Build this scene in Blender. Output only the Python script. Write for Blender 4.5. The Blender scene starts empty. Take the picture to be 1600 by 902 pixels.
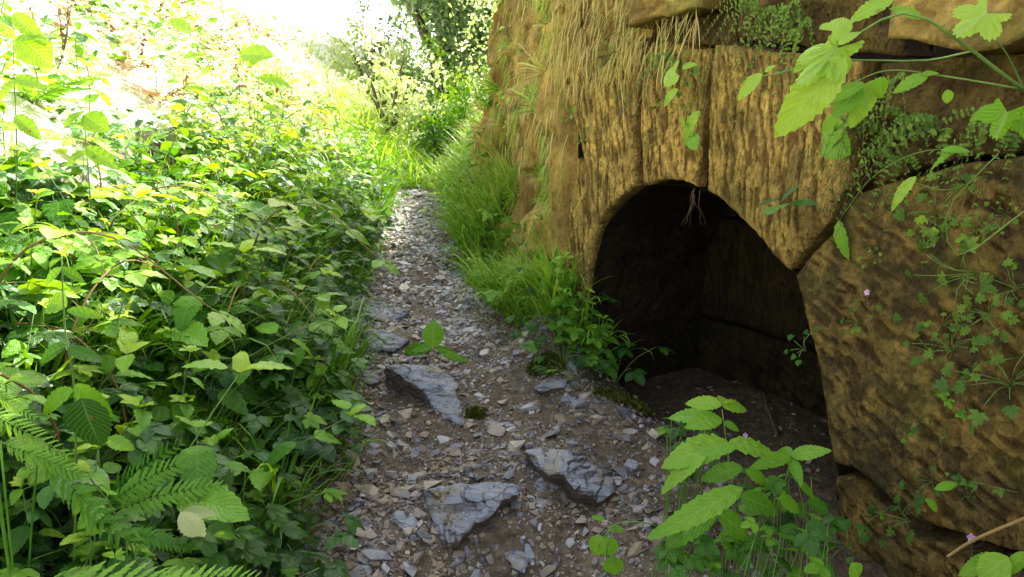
import bpy, bmesh, math, random
import numpy as np
from mathutils import Vector, Matrix
from mathutils.geometry import delaunay_2d_cdt

rng = np.random.default_rng(11)
random.seed(11)
C = bpy.context.scene.collection
R = math.radians
PI = math.pi

# ------------------------------------------------------------------ camera
PITCH = R(12.0); CZ = 1.45; FPX = 1200.0
FW = np.array([0, math.cos(PITCH), -math.sin(PITCH)])
UP = np.array([0, math.sin(PITCH), math.cos(PITCH)])
CAM = np.array([0, 0, CZ])
def ray(px, py):
    return np.array([1.0, 0, 0]) * (px - 800) / FPX + UP * (451 - py) / FPX + FW
def W(px, py, Y):
    d = ray(px, py); return CAM + d * (Y / d[1])
def project(P):
    P = np.asarray(P, float) - CAM
    dep = P @ FW
    dep = np.where(np.abs(dep) < 1e-6, 1e-6, dep)
    return 800 + FPX * P[..., 0] / dep, 451 - FPX * (P @ UP) / dep, dep

# ------------------------------------------------------------------ noise
def _h(ix, iy, iz, s):
    n = (ix * 374761393 + iy * 668265263 + iz * 2147483647 + s * 974634777) & 0xFFFFFFFF
    n = ((n ^ (n >> 13)) * 1274126177) & 0xFFFFFFFF
    n = ((n ^ (n >> 16)) * 2246822519) & 0xFFFFFFFF
    return ((n ^ (n >> 15)) & 0xFFFFFF) / float(0xFFFFFF)
def vnoise(x, y, z=0.0, s=0):
    x, y, z = np.broadcast_arrays(np.asarray(x, float), np.asarray(y, float), np.asarray(z, float))
    xi, yi, zi = np.floor(x).astype(np.int64), np.floor(y).astype(np.int64), np.floor(z).astype(np.int64)
    fx, fy, fz = x - xi, y - yi, z - zi
    fx, fy, fz = [t * t * (3 - 2 * t) for t in (fx, fy, fz)]
    r = 0
    for dx in (0, 1):
        wx = fx if dx else 1 - fx
        for dy in (0, 1):
            wy = fy if dy else 1 - fy
            for dz in (0, 1):
                wz = fz if dz else 1 - fz
                r = r + wx * wy * wz * _h(xi + dx, yi + dy, zi + dz, s)
    return r * 2 - 1
def fbm(x, y, z=0.0, oct=4, s=0):
    a, f, t = 1.0, 1.0, 0
    for i in range(oct):
        t = t + a * vnoise(x * f, y * f, np.asarray(z) * f, s + i); a *= .5; f *= 2.03
    return t
def sstep(a, b, x):
    t = np.clip((x - a) / (b - a), 0, 1); return t * t * (3 - 2 * t)

# ------------------------------------------------------------------ mesh builder (numpy triangles)
class MB:
    def __init__(s): s.V, s.F, s.U, s.T, s.n = [], [], [], [], 0
    def add(s, V, F, U=None, tint=0.5):
        V = np.asarray(V, float).reshape(-1, 3); F = np.asarray(F, np.int64).reshape(-1, 3)
        s.V.append(V); s.F.append(F + s.n)
        s.U.append(np.zeros((len(V), 2)) if U is None else np.asarray(U, float))
        s.T.append(np.full(len(V), tint) if np.isscalar(tint) else np.asarray(tint, float))
        s.n += len(V); return s
    def inst(s, t, M, tint):
        """many copies of template t=(V,F,U) under matrices M (k,4,4)"""
        if len(M) == 0: return s
        V, F, U = t; k, n = len(M), len(V)
        A = np.einsum('kij,nj->kni', M[:, :3, :3], V) + M[:, None, :3, 3]
        FF = F[None] + (np.arange(k) * n)[:, None, None]
        return s.add(A.reshape(-1, 3), FF.reshape(-1, 3), np.tile(U, (k, 1)), np.repeat(tint, n))
    def build(s, name, mat, parent=None, origin=(0, 0, 0), smooth=True, kind=None):
        V = np.concatenate(s.V) - np.asarray(origin, float); F = np.concatenate(s.F)
        U = np.concatenate(s.U); T = np.concatenate(s.T)
        me = bpy.data.meshes.new(name)
        me.vertices.add(len(V)); me.vertices.foreach_set('co', V.astype(np.float32).ravel())
        me.loops.add(F.size); me.loops.foreach_set('vertex_index', F.astype(np.int32).ravel())
        me.polygons.add(len(F)); me.polygons.foreach_set('loop_start', np.arange(0, F.size, 3, dtype=np.int32))
        me.polygons.foreach_set('use_smooth', np.full(len(F), smooth, dtype=bool))
        uv = me.uv_layers.new(name='UVMap'); uv.data.foreach_set('uv', U[F.ravel()].astype(np.float32).ravel())
        at = me.attributes.new('tint', 'FLOAT', 'POINT'); at.data.foreach_set('value', T.astype(np.float32))
        me.update(calc_edges=True); me.validate()
        me.materials.append(mat)
        o = bpy.data.objects.new(name, me); C.objects.link(o)
        if parent is not None: o.parent = parent
        else: o.location = origin
        if kind: o['kind'] = kind
        return o
def tag(o, label, cat, group=None, kind=None):
    o['label'] = label; o['category'] = cat
    if group: o['group'] = group
    if kind: o['kind'] = kind
    return o
def thing(name, loc, label, cat, group=None, rz=0):
    o = bpy.data.objects.new(name, None); C.objects.link(o); o.location = tuple(loc)
    o.rotation_euler = (0, 0, rz); o.empty_display_size = .05
    return tag(o, label, cat, group)
def dup(root, loc, rot, sc, label=None):
    r = root.copy(); C.objects.link(r); r.location = tuple(loc); r.rotation_euler = rot; r.scale = (sc, sc, sc)
    if label: r['label'] = label
    for ch in list(root.children):
        c = ch.copy(); C.objects.link(c); c.parent = r
    return r

def tube(pts, rad, sides=5):
    P = np.asarray(pts, float); n = len(P); rad = np.broadcast_to(np.asarray(rad, float), (n,)) if np.ndim(rad) else np.full(n, rad)
    T = np.gradient(P, axis=0); T /= np.linalg.norm(T, axis=1, keepdims=True) + 1e-9
    ref = np.array([0.13, 0.21, 1.0]) if abs(T[:, 2]).mean() < .8 else np.array([1.0, .2, .1])
    A = np.cross(T, ref); A /= np.linalg.norm(A, axis=1, keepdims=True) + 1e-9; B = np.cross(T, A)
    th = np.arange(sides) * 2 * PI / sides
    V = P[:, None] + rad[:, None, None] * (np.cos(th)[None, :, None] * A[:, None] + np.sin(th)[None, :, None] * B[:, None])
    F = []
    for i in range(n - 1):
        for j in range(sides):
            a, b = i * sides + j, i * sides + (j + 1) % sides
            F += [(a, b, b + sides), (a, b + sides, a + sides)]
    for j in range(1, sides - 1):
        F += [(0, j + 1, j), ((n - 1) * sides, (n - 1) * sides + j, (n - 1) * sides + j + 1)]
    U = np.zeros((n * sides, 2)); U[:, 1] = np.repeat(np.linspace(0, 1, n), sides)
    return V.reshape(-1, 3), np.array(F), U
def smooth_curve(pts, n=14):
    P = np.asarray(pts, float)
    if len(P) < 3: return np.array([P[0] + (P[-1] - P[0]) * t for t in np.linspace(0, 1, n)])
    d = np.r_[0, np.cumsum(np.linalg.norm(np.diff(P, axis=0), axis=1))]
    Q = np.vstack([2 * P[0] - P[1], P, 2 * P[-1] - P[-2]]); out = []
    for s in np.linspace(0, len(P) - 1 - 1e-6, n):
        i = int(s); t = s - i; a, b, c, e = Q[i:i + 4]
        out.append(.5 * ((2 * b) + (c - a) * t + (2 * a - 5 * b + 4 * c - e) * t * t + (3 * b - a - 3 * c + e) * t ** 3))
    return np.array(out)
def frames(B, D, N, S):
    """matrices with origin B, +Y along D, +Z close to N, scale S"""
    B, D, N = [np.atleast_2d(np.asarray(a, float)) for a in (B, D, N)]
    D = D / (np.linalg.norm(D, axis=1, keepdims=True) + 1e-9)
    N = N - (N * D).sum(1, keepdims=True) * D; N = N / (np.linalg.norm(N, axis=1, keepdims=True) + 1e-9)
    X = np.cross(D, N); k = len(B); M = np.zeros((k, 4, 4)); S = np.broadcast_to(np.asarray(S, float), (k,))[:, None]
    M[:, :3, 0] = X * S; M[:, :3, 1] = D * S; M[:, :3, 2] = N * S; M[:, :3, 3] = B; M[:, 3, 3] = 1
    return M

# ------------------------------------------------------------------ leaf templates (unit length, base at 0, tip at +Y, face +Z)
def leaf(width=.6, teeth=7, fold=.25, droop=.35, peak=.38, tooth=.08, twist=0.0, seed=0, tipc=1.0):
    r = random.Random(seed)
    n = teeth * 2; ys = np.linspace(0, 1, n + 1)
    prof = np.clip(np.sin(PI * ys ** (math.log(.5) / math.log(peak))), 0, 1) ** (.75 * tipc)
    V, U, F = [], [], []
    for i, y in enumerate(ys):
        w = prof[i] * width / 2 * (1 + .05 * math.sin(i * 2.3 + seed))
        if i in (0, n): w = .004
        tz = (tooth * .5 if i % 2 == 0 else -tooth * .25) * prof[i]
        yy = y + (0.03 if i % 2 == 0 and 0 < i < n else 0) * tooth * 6
        z0 = -droop * y * y * .6
        for k, u in enumerate((-1, -.5, 0, .5, 1)):
            ww = w * u + (tz * .6 * np.sign(u) if abs(u) == 1 and 0 < i < n else 0)
            z = z0 + fold * abs(u) * w * (1 - .6 * abs(u)) * 1.5 + .02 * math.sin(i * 1.7 + k * 2 + seed) * (abs(u) > 0) * prof[i] + twist * ww * y
            V.append((ww, yy if abs(u) == 1 else y, z)); U.append((u * .5 + .5, y))
    for i in range(n):
        for k in range(4):
            a = i * 5 + k; F += [(a, a + 1, a + 6), (a, a + 6, a + 5)]
    return np.array(V), np.array(F), np.array(U)
def leaf_lo(width=.6, fold=.25, droop=.35, peak=.4, seed=0):
    ys = np.array([0, .18, .38, .6, .8, 1.0]); prof = np.sin(PI * ys ** (math.log(.5) / math.log(peak))) ** .75
    V, U, F = [], [], []
    for i, y in enumerate(ys):
        w = max(prof[i] * width / 2, .004)
        for u in (-1, 0, 1):
            V.append((w * u * (1 + .1 * math.sin(i * 3 + seed + u)), y + .03 * math.sin(i * 5 + u), -droop * y * y * .6 + fold * abs(u) * w)); U.append((u * .5 + .5, y))
    for i in range(5):
        for k in range(2):
            a = i * 3 + k; F += [(a, a + 1, a + 4), (a, a + 4, a + 3)]
    return np.array(V), np.array(F), np.array(U)
def xf(t, loc=(0, 0, 0), rz=0, rx=0, sc=1, ry=0):
    M = Matrix.Translation(loc) @ Matrix.Rotation(rz, 4, 'Z') @ Matrix.Rotation(ry, 4, 'Y') @ Matrix.Rotation(rx, 4, 'X') @ Matrix.Scale(sc, 4)
    M = np.array(M); return t[0] @ M[:3, :3].T + M[:3, 3], t[1], t[2]
def merge(ts):
    V, F, U, n = [], [], [], 0
    for v, f, u in ts: V.append(v); F.append(f + n); U.append(u); n += len(v)
    return np.concatenate(V), np.concatenate(F), np.concatenate(U)
def palmate(lobes=5, seed=0, droop=.35, notch=.45, spread=2.25):
    """lobed leaf with serrated edge, base at 0"""
    n = 60; V = [(0, .22, .0)]; U = [(.5, .5)]; r = random.Random(seed)
    for i in range(n + 1):
        th = -spread + 2 * spread * i / n
        l = abs(math.cos(th * (lobes - 1) / (2 * spread) * PI)) if lobes > 1 else 1
        rad = (.30 + .30 * math.cos(th * .62)) * (1 - notch * (1 - l ** .8)) * (1 + .09 * (i % 2) + r.uniform(-.02, .02))
        x, y = math.sin(th) * rad, .22 + math.cos(th) * rad
        d = math.hypot(x, y - .22)
        V.append((x, y, -droop * (x * x * 1.1 + max(0, y) ** 2 * .5) + .06 * l)); U.append((.5 + x * .5, y))
    # ring at half radius for shape
    m = len(V)
    for i in range(n + 1):
        x, y, z = V[1 + i]; V.append((x * .55, .22 + (y - .22) * .55, z * .35 + .01 * math.sin(i))); U.append((.5 + x * .27, .22 + (y - .22) * .55))
    F = []
    for i in range(n):
        F += [(0, m + i + 1, m + i), (m + i, m + i + 1, 2 + i), (m + i, 2 + i, 1 + i)]
    V = np.array(V); F = np.array(F)[:, ::-1]; return V, F, np.array(U)
def fern_frond(n=16, seed=0, width=.38, droop=.5, sub=True):
    ts = []; r = random.Random(seed)
    def cz(y): return -droop * y * y + .12 * y
    for i in range(n):
        y = .12 + .86 * i / n; w = width * math.sin(PI * min(1, (.18 + .82 * (1 - (i / n) ** 1.15)) * .62)) * (1 if i > 1 else .8)
        for s in (-1, 1):
            lf = leaf(.2 if sub else .24, 6 if sub else 3, .1, .25, .3, .09, seed=i)
            ts.append(xf(lf, (0, y, cz(y)), rz=-s * R(72 - 14 * i / n + r.uniform(-4, 4)), sc=w * .62, rx=R(r.uniform(-14, 6))))
    pts = [(0, y, cz(y)) for y in np.linspace(0, 1, 10)]
    ts.append(tube(pts, np.linspace(.010, .003, 10), 4))
    return merge(ts)
def blade(width=.035, droop=.8, n=7, kink=0.0):
    V, U, F = [], [], []
    for i in range(n + 1):
        t = i / n; a = R(8) + droop * t * t * 1.9
        if i == 0: y, z = 0, 0
        else:
            y += math.sin(a) / n; z += math.cos(a) / n
        w = width / 2 * (1 - t ** 2.2) * (.6 + .4 * min(1, t * 5)) + .0005
        V += [(-w, y, z), (0, y - w * .5, z), (w, y, z)]; U += [(0, t), (.5, t), (1, t)]
    for i in range(n):
        for k in range(2):
            a = i * 3 + k; F += [(a, a + 1, a + 4), (a, a + 4, a + 3)]
    return np.array(V), np.array(F), np.array(U)
def trifol(w=.62, seed=0, teeth=6, ang=68, stalk=0.25):
    a = leaf(w, teeth, .25, .35, .45, .09, seed=seed)
    b = leaf(w, teeth, .25, .4, .45, .09, seed=seed + 3)
    return merge([xf(a, (0, stalk, 0), sc=.62), xf(b, (0, stalk * .85, 0), rz=R(ang), sc=.52, ry=-.15), xf(b, (0, stalk * .85, 0), rz=-R(ang), sc=.52, ry=.15),
                  tube([(0, 0, 0), (0, stalk, 0.01)], .008, 3)])
def divided(seed=0):
    ts = []; r = random.Random(seed)
    for k, (a, l) in enumerate(((0, .6), (38, .5), (-38, .5), (80, .42), (-80, .42))):
        for j, (b, m) in enumerate(((0, 1), (34, .6), (-34, .6))):
            ts.append(xf(leaf_lo(.42, .2, .25, .55, seed=k), (0, .38, 0), rz=R(a + b + r.uniform(-6, 6)), sc=l * m * (1 if j == 0 else .9)))
    ts.append(tube([(0, 0, 0), (0, .38, 0)], .007, 3)); return merge(ts)

# ------------------------------------------------------------------ materials
def newmat(name):
    m = bpy.data.materials.new(name); m.use_nodes = True; nt = m.node_tree; nt.nodes.clear(); return m, nt
def N(nt, t, **kw):
    n = nt.nodes.new(t)
    for k, v in kw.items():
        if k in n.inputs: n.inputs[k].default_value = v
        else: setattr(n, k, v)
    return n
def L(nt, a, b): nt.links.new(a, b)
def ramp(nt, stops, fac=None, interp='LINEAR'):
    n = nt.nodes.new('ShaderNodeValToRGB'); cr = n.color_ramp; cr.interpolation = interp
    while len(cr.elements) < len(stops): cr.elements.new(.5)
    for e, (p, c) in zip(cr.elements, stops): e.position = p; e.color = (*c, 1)
    if fac is not None: L(nt, fac, n.inputs[0])
    return n
def math_(nt, op, a, b=None, clamp=False):
    n = nt.nodes.new('ShaderNodeMath'); n.operation = op; n.use_clamp = clamp
    for i, v in enumerate((a, b)):
        if v is None: continue
        if hasattr(v, 'default_value') or hasattr(v, 'links'): L(nt, v, n.inputs[i])
        else: n.inputs[i].default_value = v
    return n.outputs[0]
def mixc(nt, f, a, b, mode='MIX'):
    n = nt.nodes.new('ShaderNodeMix'); n.data_type = 'RGBA'; n.blend_type = mode
    for s, v in ((n.inputs[0], f), (n.inputs[6], a), (n.inputs[7], b)):
        if isinstance(v, (int, float)): s.default_value = v
        elif isinstance(v, tuple): s.default_value = (*v, 1)
        else: L(nt, v, s)
    return n.outputs[2]

def leaf_mat(name, stops, rough=.42, trans=.35, vein=.22, side=11, spec=.35, tcol=1.25, translucent_stops=None):
    m, nt = newmat(name)
    at = N(nt, 'ShaderNodeAttribute', attribute_name='tint')
    geo = N(nt, 'ShaderNodeNewGeometry')
    nz = N(nt, 'ShaderNodeTexNoise', Scale=9.0, Detail=3.0); L(nt, geo.outputs['Position'], nz.inputs['Vector'])
    f = math_(nt, 'ADD', at.outputs['Fac'], math_(nt, 'MULTIPLY', math_(nt, 'SUBTRACT', nz.outputs[0], .5), .55), True)
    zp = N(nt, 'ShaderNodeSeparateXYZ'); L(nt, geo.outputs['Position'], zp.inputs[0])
    f = math_(nt, 'ADD', f, math_(nt, 'MAXIMUM', math_(nt, 'MINIMUM', math_(nt, 'MULTIPLY', math_(nt, 'SUBTRACT', zp.outputs[2], 1.0), .3), .2), -.24), True)  # leaves painted paler upslope and darker low down, mimicking sun and shade
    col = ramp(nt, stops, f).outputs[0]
    uv = N(nt, 'ShaderNodeUVMap'); sp = N(nt, 'ShaderNodeSeparateXYZ'); L(nt, uv.outputs[0], sp.inputs[0])
    au = math_(nt, 'ABSOLUTE', math_(nt, 'SUBTRACT', sp.outputs[0], .5))
    ph = math_(nt, 'SUBTRACT', math_(nt, 'MULTIPLY', sp.outputs[1], side * 6.28), math_(nt, 'MULTIPLY', au, side * 6.28 * .55))
    s1 = math_(nt, 'SINE', ph)
    v1 = math_(nt, 'POWER', math_(nt, 'ADD', math_(nt, 'MULTIPLY', s1, .5), .5), 7.0)
    mid = math_(nt, 'SUBTRACT', 1.0, math_(nt, 'MULTIPLY', au, 26.0), True)
    vf = math_(nt, 'MAXIMUM', math_(nt, 'MULTIPLY', v1, .6), mid)
    fine = N(nt, 'ShaderNodeTexNoise', Scale=170.0, Detail=2.0); L(nt, geo.outputs['Position'], fine.inputs['Vector'])
    col = mixc(nt, math_(nt, 'MULTIPLY', vf, vein), col, (.45, .6, .22))
    # blemishes and dry spots
    sp2 = N(nt, 'ShaderNodeTexNoise', Scale=38.0, Detail=2.0); L(nt, geo.outputs['Position'], sp2.inputs['Vector'])
    spot = math_(nt, 'MULTIPLY', math_(nt, 'SUBTRACT', sp2.outputs[0], .66, True), 6.0, True)
    col = mixc(nt, spot, col, (.22, .15, .04))
    b = N(nt, 'ShaderNodeBump', Strength=.35, Distance=.004)
    L(nt, math_(nt, 'ADD', math_(nt, 'MULTIPLY', vf, -.7), math_(nt, 'ADD', math_(nt, 'MULTIPLY', s1, .35), fine.outputs[0])), b.inputs['Height'])
    p = N(nt, 'ShaderNodeBsdfPrincipled', Roughness=rough); p.inputs['Specular IOR Level'].default_value = spec
    L(nt, col, p.inputs['Base Color']); L(nt, b.outputs[0], p.inputs['Normal'])
    t = N(nt, 'ShaderNodeBsdfTranslucent')
    hs = N(nt, 'ShaderNodeHueSaturation', Hue=.485, Saturation=1.1, Value=tcol); L(nt, col, hs.inputs['Color'])
    L(nt, hs.outputs[0], t.inputs[0]); L(nt, b.outputs[0], t.inputs['Normal'])
    mx = N(nt, 'ShaderNodeMixShader', Fac=trans); L(nt, p.outputs[0], mx.inputs[1]); L(nt, t.outputs[0], mx.inputs[2])
    o = N(nt, 'ShaderNodeOutputMaterial'); L(nt, mx.outputs[0], o.inputs[0]); return m

M_ = {}
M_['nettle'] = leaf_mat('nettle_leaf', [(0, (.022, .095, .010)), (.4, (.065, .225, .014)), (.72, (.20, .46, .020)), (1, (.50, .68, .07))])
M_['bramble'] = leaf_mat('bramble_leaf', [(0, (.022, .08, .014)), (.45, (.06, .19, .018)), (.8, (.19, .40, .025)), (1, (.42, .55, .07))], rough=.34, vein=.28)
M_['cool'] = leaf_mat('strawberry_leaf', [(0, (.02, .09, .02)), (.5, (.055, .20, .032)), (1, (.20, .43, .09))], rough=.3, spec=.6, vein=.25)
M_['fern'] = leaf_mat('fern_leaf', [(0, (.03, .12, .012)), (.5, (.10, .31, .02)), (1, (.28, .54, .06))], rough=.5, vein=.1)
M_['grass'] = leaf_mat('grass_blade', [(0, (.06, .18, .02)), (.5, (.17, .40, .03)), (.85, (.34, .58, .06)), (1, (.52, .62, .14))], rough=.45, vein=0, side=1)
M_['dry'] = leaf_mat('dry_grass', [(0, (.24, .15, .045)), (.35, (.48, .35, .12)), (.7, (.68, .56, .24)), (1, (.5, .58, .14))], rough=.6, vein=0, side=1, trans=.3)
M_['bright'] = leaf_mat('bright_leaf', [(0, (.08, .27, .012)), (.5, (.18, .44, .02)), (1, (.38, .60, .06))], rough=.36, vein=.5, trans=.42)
M_['pale'] = leaf_mat('sunlit_leaf', [(0, (.24, .38, .06)), (.5, (.48, .62, .2)), (1, (.78, .82, .5))], rough=.45, trans=.45)  # overexposed sunlight painted into the leaf colour as whitish green
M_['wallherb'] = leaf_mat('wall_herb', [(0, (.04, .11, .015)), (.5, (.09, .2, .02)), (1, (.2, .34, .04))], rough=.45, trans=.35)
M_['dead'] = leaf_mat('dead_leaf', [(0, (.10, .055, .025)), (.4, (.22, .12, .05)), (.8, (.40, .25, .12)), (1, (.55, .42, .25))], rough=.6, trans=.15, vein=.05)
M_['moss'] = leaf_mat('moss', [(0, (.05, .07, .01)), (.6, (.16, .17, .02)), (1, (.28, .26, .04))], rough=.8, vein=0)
M_['tree'] = leaf_mat('tree_leaf', [(0, (.06, .12, .05)), (.5, (.14, .24, .10)), (1, (.32, .45, .18))], rough=.4, vein=0, trans=.35)  # distance haze put into the paler, greyer leaf colour
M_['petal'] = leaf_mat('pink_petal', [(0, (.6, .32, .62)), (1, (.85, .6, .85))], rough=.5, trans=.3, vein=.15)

def simple_mat(name, stops, scale=30, rough=.7, bump=.5, dist=.004, stretch=(1, 1, 1), spec=.3):
    m, nt = newmat(name); geo = N(nt, 'ShaderNodeNewGeometry')
    mp = N(nt, 'ShaderNodeMapping'); mp.inputs['Scale'].default_value = stretch; L(nt, geo.outputs['Position'], mp.inputs[0])
    nz = N(nt, 'ShaderNodeTexNoise', Scale=scale, Detail=6.0, Roughness=.6); L(nt, mp.outputs[0], nz.inputs['Vector'])
    at = N(nt, 'ShaderNodeAttribute', attribute_name='tint')
    f = math_(nt, 'ADD', nz.outputs[0], math_(nt, 'MULTIPLY', math_(nt, 'SUBTRACT', at.outputs['Fac'], .5), .6), True)
    c = ramp(nt, stops, f)
    b = N(nt, 'ShaderNodeBump', Strength=bump, Distance=dist); L(nt, nz.outputs[0], b.inputs['Height'])
    p = N(nt, 'ShaderNodeBsdfPrincipled', Roughness=rough); p.inputs['Specular IOR Level'].default_value = spec
    L(nt, c.outputs[0], p.inputs['Base Color']); L(nt, b.outputs[0], p.inputs['Normal'])
    o = N(nt, 'ShaderNodeOutputMaterial'); L(nt, p.outputs[0], o.inputs[0]); return m
M_['stem'] = simple_mat('green_stem', [(0, (.07, .14, .03)), (.5, (.16, .28, .06)), (1, (.3, .38, .1))], 25, .5)
M_['redstem'] = simple_mat('red_stem', [(0, (.14, .06, .03)), (.5, (.26, .16, .06)), (1, (.3, .3, .08))], 18, .5)
M_['twig'] = simple_mat('brown_twig', [(0, (.04, .025, .015)), (.5, (.12, .075, .04)), (1, (.24, .17, .1))], 40, .8)
M_['bark'] = simple_mat('tree_bark', [(0, (.05, .04, .03)), (.5, (.14, .11, .08)), (1, (.25, .2, .15))], 12, .85, 1, .03, (1, 1, .25))

def slate_mat(rand=.97):
    m, nt = newmat('slate_stone'); geo = N(nt, 'ShaderNodeNewGeometry'); at = N(nt, 'ShaderNodeAttribute', attribute_name='tint')
    oi = N(nt, 'ShaderNodeObjectInfo')
    nz = N(nt, 'ShaderNodeTexNoise', Scale=14.0, Detail=8.0, Roughness=.65); L(nt, geo.outputs['Position'], nz.inputs['Vector'])
    fn = N(nt, 'ShaderNodeTexNoise', Scale=130.0, Detail=5.0, Roughness=.7); L(nt, geo.outputs['Position'], fn.inputs['Vector'])
    tt = math_(nt, 'FRACT', math_(nt, 'ADD', at.outputs['Fac'], math_(nt, 'MULTIPLY', oi.outputs['Random'], rand)))
    base = ramp(nt, [(0, (.12, .115, .115)), (.22, (.30, .31, .35)), (.42, (.46, .45, .43)), (.56, (.26, .20, .15)), (.7, (.44, .36, .25)), (.86, (.52, .46, .36)), (1, (.16, .09, .06))], tt).outputs[0]
    f2 = ramp(nt, [(.3, (.5, .46, .42)), (.5, (.95, .95, 1.0)), (.7, (1.25, 1.22, 1.2))], nz.outputs[0]).outputs[0]
    c = mixc(nt, 1.0, base, f2, 'MULTIPLY')
    oc = N(nt, 'ShaderNodeTexNoise', Scale=6.0, Detail=5.0); L(nt, geo.outputs['Position'], oc.inputs['Vector'])
    c = mixc(nt, math_(nt, 'MULTIPLY', math_(nt, 'SUBTRACT', oc.outputs[0], .54, True), 5.0, True), c, (.27, .20, .10))
    sp = N(nt, 'ShaderNodeTexNoise', Scale=55.0, Detail=3.0); L(nt, geo.outputs['Position'], sp.inputs['Vector'])
    c = mixc(nt, math_(nt, 'MULTIPLY', math_(nt, 'SUBTRACT', sp.outputs[0], .62, True), 6.0, True), c, (.42, .42, .36))
    b = N(nt, 'ShaderNodeBump', Strength=.6, Distance=.004)
    L(nt, math_(nt, 'ADD', fn.outputs[0], nz.outputs[0]), b.inputs['Height'])
    rr = ramp(nt, [(.35, (.18,) * 3), (.65, (.5,) * 3)], nz.outputs[0])
    p = N(nt, 'ShaderNodeBsdfPrincipled'); p.inputs['Specular IOR Level'].default_value = .55
    L(nt, rr.outputs[0], p.inputs['Roughness']); L(nt, c, p.inputs['Base Color']); L(nt, b.outputs[0], p.inputs['Normal'])
    o = N(nt, 'ShaderNodeOutputMaterial'); L(nt, p.outputs[0], o.inputs[0]); return m
M_['slate'] = slate_mat(); M_['gravel'] = slate_mat(0.0)
def slab_mat():
    m, nt = newmat('slate_slab_face'); geo = N(nt, 'ShaderNodeNewGeometry'); oi = N(nt, 'ShaderNodeObjectInfo')
    def tex(s, d=6., r=.65, st=(1, 1, 1), rot=(0, 0, 0), dis=0.):
        mp = N(nt, 'ShaderNodeMapping'); mp.inputs['Scale'].default_value = st; mp.inputs['Rotation'].default_value = rot; L(nt, geo.outputs['Position'], mp.inputs[0])
        n = N(nt, 'ShaderNodeTexNoise', Scale=s, Detail=d, Roughness=r); n.inputs['Distortion'].default_value = dis; L(nt, mp.outputs[0], n.inputs['Vector']); return n.outputs[0]
    big, med, fin = tex(5.), tex(16.), tex(120., 5.)
    bed = tex(26., 5., .6, (.35, 1, 1.6), (.3, .2, .45), .6)
    c = ramp(nt, [(.3, (.12, .115, .11)), (.42, (.27, .28, .31)), (.52, (.33, .35, .41)), (.62, (.36, .31, .22)), (.78, (.50, .47, .40))], math_(nt, 'ADD', math_(nt, 'MULTIPLY', big, .5), math_(nt, 'MULTIPLY', med, .5))).outputs[0]
    c = mixc(nt, 1., c, ramp(nt, [(.36, (.35, .32, .30)), (.47, (.95, .95, .96)), (.7, (1.2, 1.2, 1.22))], bed).outputs[0], 'MULTIPLY')
    oc = tex(7., 5.); c = mixc(nt, math_(nt, 'MULTIPLY', math_(nt, 'SUBTRACT', oc, .55, True), 5.5, True), c, (.26, .19, .08))
    # mud smeared on the steep and under sides
    sp = N(nt, 'ShaderNodeSeparateXYZ'); L(nt, geo.outputs['True Normal'], sp.inputs[0])
    mud = math_(nt, 'SUBTRACT', 1.0, math_(nt, 'MULTIPLY', math_(nt, 'ADD', sp.outputs[2], .15), 2.2, True), True)
    c = mixc(nt, math_(nt, 'MULTIPLY', mud, .85), c, (.10, .062, .032))
    vo = N(nt, 'ShaderNodeTexVoronoi', Scale=9.0); vo.feature = 'DISTANCE_TO_EDGE'; mp = N(nt, 'ShaderNodeMapping'); mp.inputs['Scale'].default_value = (.5, 1.3, 1.3); L(nt, geo.outputs['Position'], mp.inputs[0]); L(nt, mp.outputs[0], vo.inputs['Vector'])
    cr = math_(nt, 'SUBTRACT', 1.0, math_(nt, 'MULTIPLY', vo.outputs['Distance'], 45.0), True); c = mixc(nt, math_(nt, 'MULTIPLY', cr, .35), c, (.07, .06, .05))
    b = N(nt, 'ShaderNodeBump', Strength=.9, Distance=.010)
    L(nt, math_(nt, 'SUBTRACT', math_(nt, 'ADD', math_(nt, 'MULTIPLY', bed, 1.6), math_(nt, 'ADD', math_(nt, 'MULTIPLY', fin, .4), med)), math_(nt, 'MULTIPLY', cr, .5)), b.inputs['Height'])
    p = N(nt, 'ShaderNodeBsdfPrincipled', Roughness=.42); p.inputs['Specular IOR Level'].default_value = .5
    L(nt, c, p.inputs['Base Color']); L(nt, b.outputs[0], p.inputs['Normal'])
    o = N(nt, 'ShaderNodeOutputMaterial'); L(nt, p.outputs[0], o.inputs[0]); return m
M_['slab'] = slab_mat()

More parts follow.
